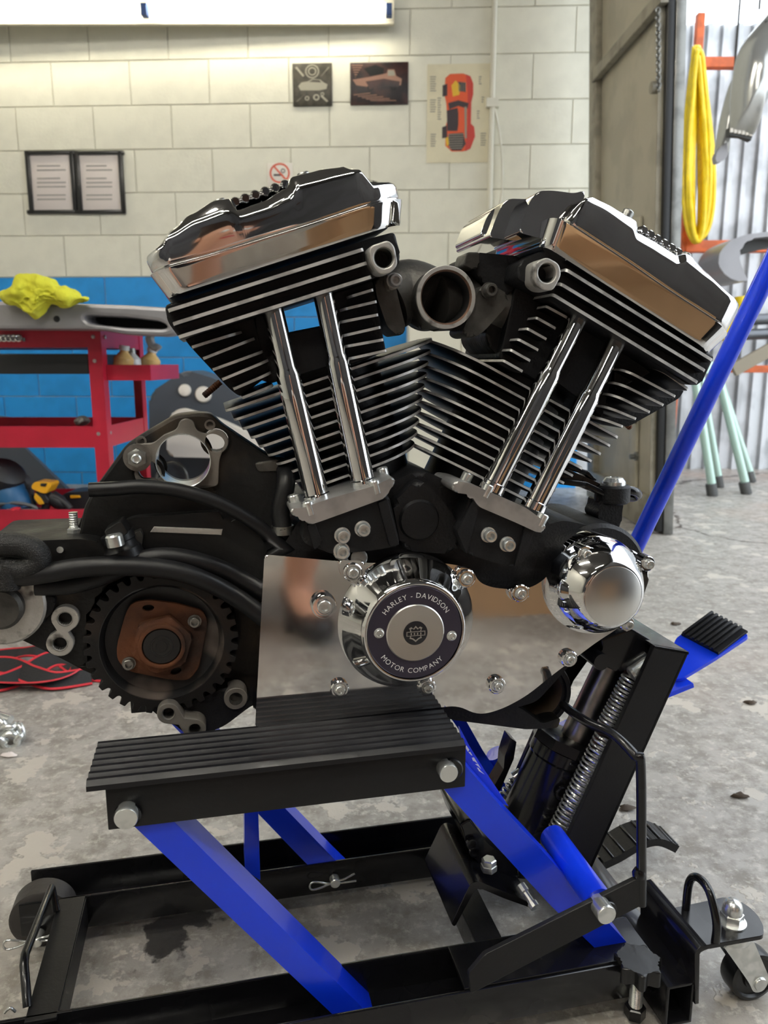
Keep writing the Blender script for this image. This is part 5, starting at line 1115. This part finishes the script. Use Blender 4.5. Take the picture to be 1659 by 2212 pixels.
# the leaf and its post lean a little towards the wall
for e_ in (DR, o):
    pv = Vector((near.x, near.y, 0)); e_.matrix_world = Matrix.Translation(pv) @ Matrix.Rotation(R(-2.6), 4, 'Y') @ Matrix.Translation(-pv) @ Matrix.Translation(e_.location)
# corrugated yard wall
YW = at_height(1560, 1012, 0).y
zc_ = at_depth(1560, 54, YW).z; bm = bmesh.new(); per = .085; x = 1.0; prof = []
while x < 9: 
    for f, dpt in ((0,0),(.55,0),(.62,.028),(.93,.028)): prof.append((x+per*f, YW-dpt))
    x += per
for th in (0, .02):
    pass
lo = [bm.verts.new((x, y, 0)) for x, y in prof]; hi = [bm.verts.new((x, y, zc_)) for x, y in prof]; lo2 = [bm.verts.new((x, y+.02, 0)) for x, y in prof]; hi2 = [bm.verts.new((x, y+.02, zc_)) for x, y in prof]
for i in range(len(prof)-1):
    bm.faces.new((lo[i], lo[i+1], hi[i+1], hi[i])); bm.faces.new((lo2[i+1], lo2[i], hi2[i], hi2[i+1])); bm.faces.new((hi[i], hi[i+1], hi2[i+1], hi2[i]))
struct(bm_obj('wall_yard', bm, 'corrugated', None, smooth=False))
struct(box('wall_outside', (xe-.02, WY+.02, 0), (xe+.35, YW, 3.0), 'corrugated', None))
# orange pipe rack in the yard
ry = YW-.45
RK = empty('pipe_rack', at_depth(1600, 900, ry), 0, 'orange painted pipe rack against the corrugated wall', 'rack'); RK.location.z = 0
def rbar(u0, v0, u1, v1, w_=.05, y0=ry, y1=ry, m='rack_orange'): return child(bar('rack_bar', at_depth(u0, v0, y0), at_depth(u1, v1, y1), w_, w_, m, None, bev=.004), RK)
xo = at_depth(1494, 300, ry).x
child(box('rack_post', (xo-.02, ry-.02, 0), (xo+.02, ry+.02, at_depth(1494,30,ry).z), 'rack_orange', None, .004), RK); xo2 = at_depth(1760, 300, ry).x; child(box('rack_post', (xo2-.02, ry-.02, 0), (xo2+.02, ry+.02, at_depth(1494,30,ry).z), 'rack_orange', None, .004), RK)
rbar(1496,137,1800,137); rbar(1478,533,1800,533, .06); rbar(1560,797,1800,797, .04)
for yy in (692, 724): tag(tube('steel_pipe', [at_depth(1585, yy, ry-.03), at_depth(1790, yy-8, ry-.03)], .03, 'pipe_grey', None, 14), 'grey steel pipe stored on the rack, the %s of two' % ('upper' if yy == 692 else 'lower'), 'pipe', 'pipes on the orange rack')
tag(bar('timber_batten', at_depth(1583, 800, ry-.1), at_depth(1720, 724, ry-.1), .03, .07, 'wood_old', None, bev=.004), 'old timber batten resting slantwise on the rack', 'batten')
# coiled yellow hose hung on the post
hp = []
NL = 7
for k in range(NL):
    for i in range(20):
        a = 2*math.pi*i/20+math.pi/2; rr = 15+4.6*((k*3) % NL); cxp = 1504+.6*((k*3) % NL)
        u = cxp+rr*math.cos(a)*(.30+.70*(1-math.sin(a))/2)+4*math.sin(k*2.1+i*.3); v = 312-(205+6*math.sin(k*1.7))*math.sin(a)
        hp.append(at_depth(u, v, ry-.06-.012*math.sin(k*2.3+i*.32)-.008*k))
tag(tube('air_hose', hp, .0125, 'hose_yellow', None, 8, 3), 'yellow air hose hung in long loops on the orange rack', 'hose')
tag(tube('hose_end', [at_depth(u, v, ry-.1) for u, v in ((1600,640),(1598,670),(1580,700),(1563,735))], .03, 'hose_yellow', None, 12, 5), 'short thick yellow hose end behind the blue handle', 'hose')
# hanging bumpers
by = 3.1
def zp(y, *pts): return W(13, y, *pts)
bu = empty('hanging_bumper', at_depth(1600, 200, by), 0, 'glossy silver car bumper cover hanging in the doorway with a perforated lower lip', 'bumper')
child(puff('bumper_skin', catmull(zp(by, (1700,-150),(1480,100),(1380,215),(1290,330),(1240,450),(1215,580),(1195,740),(1190,960),(1200,1030),(1290,1045),(1365,1080),(1400,960),(1440,850),(1500,740),(1640,500),(1760,200)), 3, True), Vector((0,-.10,0)), 'bumper_silver', None, 8, 0, 1, .3, 1), bu)
child(prism('perforated_lip', zp(by-.012, (1195,985),(1250,985),(1320,1000),(1385,1030),(1365,1082),(1290,1050),(1198,1045)), .03, 'bumper_black', None, .002), bu)
for k in range(6): p = W1(13, by-.016, 1215+30*k, 1003+5.5*k); child(box('lip_slot', p-Vector((.006,.003,.008)), p+Vector((.006,.003,.008)), 'sign_white', None, .001), bu)
for k in range(4): p = W1(13, by-.03, 1482, 200+60*k); child(box('grille_slot', p-Vector((.012,.02,.012)), p+Vector((.012,.02,.012)), 'bumper_black', None, .002), bu)
b2 = empty('hanging_bumper', at_depth(1550, 250, by+.1), 0, 'narrow silver bumper end hanging just left of the larger bumper', 'bumper')
child(puff('bumper_skin', catmull(zp(by+.12, (1240,560),(1205,620),(1170,720),(1120,920),(1090,1090),(1075,1200),(1095,1262),(1150,1240),(1180,1215),(1190,1080),(1200,900),(1230,700)), 3, True), Vector((0,-.05,0)), 'bumper_silver', None, 6, 0, 1, .4, 1), b2)
b2['label'] = 'narrow silver bumper end with a pale tip hanging beside the yellow hose'
child(prism('bumper_tip', fillet(zp(by+.06, (1085,1200),(1130,1130),(1185,1090),(1185,1210),(1150,1238),(1095,1262)), .01, 3), .03, 'panel_grey', None, .004), b2)
child(lathe('hanger_cord', [(.004,0),(.004,1.2)], W1(13, by+.1, 1235, 560), (0,0,1), 'frame_black', None, 8), b2); child(lathe('hanger_cord', [(.004,0),(.004,1.0)], at_depth(1640, 20, by), (0,0,1), 'frame_black', None, 8), bu)
fa = tag(prism('wheel_arch_trim', fillet(zp(3.9, (1105,1990),(1140,1920),(1200,1860),(1320,1808),(1500,1785),(1700,1800),(1700,1840),(1500,1822),(1360,1838),(1290,1900),(1270,1960),(1290,2050),(1350,2170),(1240,2170),(1130,2090)), .02, 3), .25, 'panel_grey', None, .02, 3), 'grey curved wheel arch trim hung on the rack behind the blue handle', 'car part')
tag(prism('arch_liner', fillet(zp(3.98, (1275,1960),(1300,1895),(1370,1842),(1500,1826),(1700,1845),(1700,1880),(1560,1890),(1400,1930)), .01, 3), .16, 'bumper_black', None, .004), 'black liner inside the grey wheel arch trim', 'car part')
# folding stands with pale green legs
def stand(lab, legs):
    feet = [at_height(*q1(14, *f), .0) for _, f in legs]; c = sum(feet, Vector())/len(feet); e = empty('folding_stand', c, 0, lab, 'stand', 'folding work stands in the yard')
    for (t_, f_), ft in zip(legs, feet):
        tp_ = at_depth(*q1(14, *t_), ft.y-.02 if False else ft.y); child(tube('leg', [ft+Vector((0,0,.02)), tp_], .021, 'stand_green', None, 14), e); d = (tp_-ft).normalized(); child(lathe('rubber_foot', [(.0265,0),(.0265,.06),(.024,.064)], ft, d, 'rubber_foot', None, 14), e)
    return e
s1 = stand('folding work stand with pale green tube legs in the yard', [((1000,900),(1136,1806)), ((1030,860),(1180,1748)), ((1180,1000),(1402,1712)), ((1185,1020),(1368,1792))])
s1.pop('group', None)
p = at_depth(1500, 800, 3.8); p2 = at_depth(1556, 806, 3.8); child(bar('stand_top', p+Vector((-.05,0,.02)), p2+Vector((.03,0,.02)), .06, .06, 'stand_green', None, bev=.005), s1)
# red and black strap on the floor
def ribbon(name, pts, wdt, parent, lean):
    """webbing standing partly on edge: black band with red borders"""
    pts = catmull(pts, 8); N = len(pts)
    for nm, m, a0, a1, off in (('webbing', 'strap_black', .09, .91, 0.), ('strap_edge', 'strap_red', -.0, .10, .0006), ('strap_edge', 'strap_red', .90, 1., .0006)):
        bm = bmesh.new(); rows = []
        for i, p in enumerate(pts):
            t = (pts[min(i+1,N-1)]-pts[max(i-1,0)]); t.z = 0; t.normalize(); sd = Vector((-t.y, t.x, 0)); up_ = (Z3*math.cos(lean)+sd*math.sin(lean)); nn = up_.cross(t).normalized()
            rows.append([bm.verts.new(p+up_*wdt*f+nn*o_) for f, o_ in ((a0,-.0009-off),(a1,-.0009-off),(a1,.0009+off),(a0,.0009+off))])
        for i in range(N-1):
            for k in range(4): bm.faces.new((rows[i][k], rows[i][(k+1) % 4], rows[i+1][(k+1) % 4], rows[i+1][k]))
        bm.faces.new(rows[0]); bm.faces.new(rows[-1][::-1]); child(bm_obj(nm, bm, m, None), parent)
stp = empty('ratchet_strap', at_height(90, 1470), 0, 'black webbing strap with red edges lying in loops on the floor', 'strap')
H0 = lambda u, v, z=.004: at_height(u, v, z)
ribbon('w', [H0(-60,1440), H0(10,1428,.006), H0(60,1418,.03), H0(110,1430,.02), H0(165,1465,.004), H0(240,1475,.003)], .045, stp, R(72))
ribbon('w', [H0(-60,1500), H0(10,1492), H0(70,1470,.006), H0(120,1440,.016), H0(150,1445,.012), H0(120,1475,.004), H0(40,1480,.003), H0(-60,1470,.003)], .045, stp, R(60))
ribbon('w', [H0(-80,1460), H0(0,1455,.012), H0(50,1475,.01), H0(110,1490,.006), H0(200,1478,.003)], .042, stp, R(55))
# steel chain on the floor
chn = empty('steel_chain', at_height(10, 1590), 0, 'silver steel chain lying on the floor at the picture edge', 'chain')
def clink(c, d, up_, ln=.026, r=.014, wr_=.0052):
    d = d.normalized(); up_ = (up_-d*up_.dot(d)).normalized(); pts = []
    for i in range(20):
        a = 2*math.pi*i/20; pts.append(c+d*((ln-r)*(1 if math.cos(a) > 0 else -1)*(abs(math.cos(a)) > .05)+r*math.cos(a))+up_*r*math.sin(a))
    child(tube('chain_link', pts, wr_, 'zinc', None, 8, 0, True), chn)
cpts = [at_height(u, v, z) for u, v, z in ((-60,1570,.02),(-25,1566,.03),(8,1572,.03),(34,1572,.024),(48,1588,.016),(36,1600,.010),(8,1600,.012),(-20,1592,.016),(-50,1590,.016))]
for i in range(len(cpts)-1):
    a, b = cpts[i], cpts[i+1]; clink((a+b)/2, b-a, Z3 if i % 2 else Vector((.3,-.8,.5)), (b-a).length*.62)
child(tube('chain_shackle', [at_height(-40,1545,.03), at_height(0,1548,.04), at_height(22,1556,.036)], .009, 'zinc', None, 10), chn)
# scraps on the floor
for k, (u, v, lab) in enumerate(((1622,1521,'dark dry leaf scrap lying on the floor right of the lift'), (1458,1350,'small dark chip on the floor beside the rubber foot pedal'), (1352,1749,'dark crumb on the floor behind the safety rod'), (22,1634,'pale paint flake on the floor below the chain'), (1598,1822-100,'tiny dark speck of dirt at the floor edge'))):
    p = at_height(u, v, .0); tag(puff('floor_scrap', [p+Vector((.012*math.cos(a)*(1+.5*math.sin(3*a+k)), .007*math.sin(a), .003)) for a in [2*math.pi*i/9 for i in range(9)]], Vector((0,0,.004)), 'twig' if k != 3 else 'paper', None, 3, .0015, k, .6, 0), lab, 'debris')
# ================================================================== the rest of the room, behind the photographer
mat('cabinet_cream', S(226,222,204), .4); mat('cardboard', S(190,150,110), .8, 0, var=.1, vscale=8); mat('skin', S(214,160,132), .5, 0, var=.08, vscale=12); mat('shirt_white', S(226,222,216), .8, 0, bump=.3, bscale=30)
mat('shorts_dark', S(44,46,54), .8); mat('shoe_black', (.012,.012,.013), .4); mat('hair_brown', S(58,40,30), .7); mat('phone_black', (.01,.01,.012), .2); mat('added_fill_glow', (1,1,1), .5, emit=((1.,.96,.88), 48.))  # the emissive one is for the added fill lights under the ceiling
cb = empty('storage_cabinet', (at_depth(985, 900, 3.75).x, 3.75, 0), 0, 'cream metal cabinet against the wall, seen between the two cylinders', 'cabinet')
x0, x1, zc2 = at_depth(880, 900, 3.7).x, at_depth(1105, 900, 3.7).x, at_depth(900, 600, 3.7).z
child(box('cabinet_body', (x0, 3.7, .05), (x1, 3.94, zc2), 'cabinet_cream', None, .005), cb)
for a, b in ((x0+.006, (x0+x1)/2-.002), ((x0+x1)/2+.002, x1-.006)): child(box('cabinet_door', (a, 3.685, .07), (b, 3.70, zc2-.01), 'cabinet_cream', None, .003), cb)
child(box('cabinet_plinth', (x0+.02, 3.72, 0), (x1-.02, 3.93, .05), 'frame_black', None), cb)
# added strip lights, out of view, put in to brighten the shop and engine
for k, (x, y, lab) in enumerate(((-1.3, .2, 'added unseen fill light over the middle of the shop'), (.1, -.75, 'added unseen fill light right above the photographer'), (-2.5, -.9, 'added unseen fill light by the side wall'), (-.6, -2.6, 'added unseen fill light at the rear of the shop'))):
    e = empty('added_fill_light', (x, y, CEIL-.1), 0, lab, 'light', 'added fill lights under the ceiling')
    box('light_tray', (-.62,-.08,.05), (.62,.08,.1), 'fixture_white', e, .004)
    for s_ in (-.035, .035): tube('tube_lamp', [(-.6, s_, .02), (.6, s_, .02)], .018, 'added_fill_glow', e, 6)
    for s_ in (-.61, .61): box('lamp_holder', (s_-.012,-.06,.0), (s_+.012,.06,.05), 'fixture_white', e, .003)
# cardboard box standing beside the photographer
cbx = empty('cardboard_box', (.95, -.45, 0), R(20), 'brown cardboard box on the floor beside the photographer', 'box')
bm = bmesh.new()
for c, sx, sy in (((0,.2),.5,.006), ((0,-.2),.5,.006), ((.25,0),.006,.4), ((-.25,0),.006,.4)): box_bm(bm, (c[0], c[1], .19), X3, Y3, Z3, sx, sy, .38)
box_bm(bm, (0,0,.003), X3, Y3, Z3, .5, .4, .006); bm_obj('box_walls', bm, 'cardboard', cbx)
for s_ in (-1, 1): bar('box_flap', (0, s_*.203, .38), (0, s_*.33, .46), .49, .005, 'cardboard', cbx); bar('box_flap', (s_*.253, 0, .38), (s_*.33, 0, .44), .39, .005, 'cardboard', cbx)
# the photographer, crouching with a phone
PER = empty('person', (.16, -.55, 0), 0, 'person in a white T-shirt and dark shorts crouching with a phone, mirrored in the chrome', 'person')
def skin_body(name, nodes, edges, m, parent, root=0, sub=2):
    me = bpy.data.meshes.new(name); me.from_pydata([n[0] for n in nodes], edges, []); o = link(name, me, parent); o.location = -Vector(parent.location)
    md = o.modifiers.new('skin', 'SKIN'); md.use_smooth_shade = True
    for i, n in enumerate(nodes):
        sv = me.skin_vertices[0].data[i]; r = n[1]; sv.radius = r if isinstance(r, tuple) else (r, r); sv.use_root = (i == root)
    sb = o.modifiers.new('sub', 'SUBSURF'); sb.levels = sb.render_levels = sub
    me.materials.append(MATS[m]); return o
N_ = []; E_ = []
def nadd(p, r, frm=None):
    N_.append((Vector(p), r)); 
    if frm is not None: E_.append((frm, len(N_)-1))
    return len(N_)-1
pel = nadd((.16,-.66,.34), (.13,.10)); wst = nadd((.155,-.60,.46), (.125,.095), pel); chs = nadd((.15,-.50,.62), (.145,.10), wst); nck = nadd((.145,-.45,.75), .055, chs); hd0 = nadd((.14,-.43,.83), (.068,.078), nck); hd1 = nadd((.138,-.42,.92), (.072,.085), hd0); hd2 = nadd((.138,-.43,.985), (.045,.055), hd1)
ARM = {}
for sg, sh_, el, wr_ in ((-1, (-.04,-.47,.69), (-.16,-.27,.52), (-.055,-.085,.585)), (1, (.34,-.47,.69), (.36,-.25,.50), (.075,-.085,.585))):
    a = nadd(sh_, .058, chs); b = nadd(el, .043, a); b2 = nadd(tuple(Vector(el).lerp(Vector(wr_), .35)), .042, b); c = nadd(wr_, .027, b2); d = nadd((sg*.052 if sg < 0 else .056, -.05, .615), (.034,.02), c); ARM[sg] = d
    for k in range(4):
        z = .645-.019*k; f1 = nadd((sg*.058, -.030, z), .0092, d); f2 = nadd((sg*.052, -.012-.002*k, z+.003), .0085, f1); f3 = nadd((sg*.040, -.0085, z+.004), .0075, f2)
    t1 = nadd((sg*.050, -.048, .645), .011, d); t2 = nadd((sg*.034, -.045, .66), .0095, t1); t3 = nadd((sg*.020, -.038, .667), .0085, t2)
for sg, hip, kn, an, toe in ((-1, (.06,-.66,.32), (-.06,-.36,.09), (-.05,-.74,.075), (-.05,-.86,.05)), (1, (.26,-.66,.32), (.29,-.30,.44), (.28,-.42,.10), (.29,-.30,.045))):
    a = nadd(hip, .088, pel); b = nadd(tuple(Vector(hip).lerp(Vector(kn), .5)), .076, a); c = nadd(kn, .056, b); d = nadd(tuple(Vector(kn).lerp(Vector(an), .35)), .055, c); e = nadd(an, .036, d); f = nadd(toe, (.036,.026), e)
skin_body('body', N_, E_, 'skin', PER, pel)
skin_body('t_shirt', [((.16,-.645,.37), (.145,.115)), ((.155,-.60,.46), (.142,.112)), ((.15,-.50,.62), (.158,.115)), ((.147,-.465,.71), (.085,.075)), ((-.04,-.47,.69), .074), ((-.095,-.38,.61), .068), ((.34,-.47,.69), .074), ((.35,-.37,.61), .068)], [(0,1),(1,2),(2,3),(2,4),(4,5),(2,6),(6,7)], 'shirt_white', PER)
skin_body('shorts', [((.16,-.66,.34), (.150,.12)), ((.06,-.66,.32), .102), ((.0,-.51,.21), .090), ((.26,-.66,.32), .102), ((.278,-.47,.385), .090)], [(0,1),(1,2),(0,3),(3,4)], 'shorts_dark', PER)
skin_body('hair', [((.138,-.455,.955), (.074,.078)), ((.138,-.445,1.0), (.055,.062)), ((.138,-.49,.90), (.062,.05))], [(0,1),(0,2)], 'hair_brown', PER)
skin_body('shoe', [((.28,-.44,.05), (.046,.046)), ((.285,-.36,.045), (.047,.042)), ((.292,-.27,.034), (.046,.03)), ((.28,-.425,.10), .042)], [(0,1),(1,2),(0,3)], 'shoe_black', PER)
skin_body('shoe', [((-.05,-.74,.07), .046), ((-.05,-.82,.06), .045), ((-.05,-.90,.045), (.042,.036))], [(0,1),(1,2)], 'shoe_black', PER)
# face
for sx in (-.026, .026): child(lathe('eye', [(.0105,0),(.008,.005),(.0,.007)], (.138+sx, -.343, .918), (0,1,0), 'sign_white', None, 12), PER)
child(lathe('nose', [(.013,0),(.010,.012),(.0,.02)], (.138, -.342, .893), (0,1,-.2), 'skin', None, 10), PER); child(bar('mouth', (.118,-.352,.862), (.158,-.352,.862), .006, .008, 'strap_red', None), PER)
for sx in (-.073, .073): child(lathe('ear', [(.008,-.008),(.02,-.004),(.018,.006),(.0,.008)], (.138+sx, -.43, .905), (1,0,0), 'skin', None, 12), PER)
ph = tag(box('mobile_phone', (-.037,-.022,.555), (.037,-.0135,.672), 'phone_black', None, .003), 'black mobile phone held up by the crouching person', 'phone')
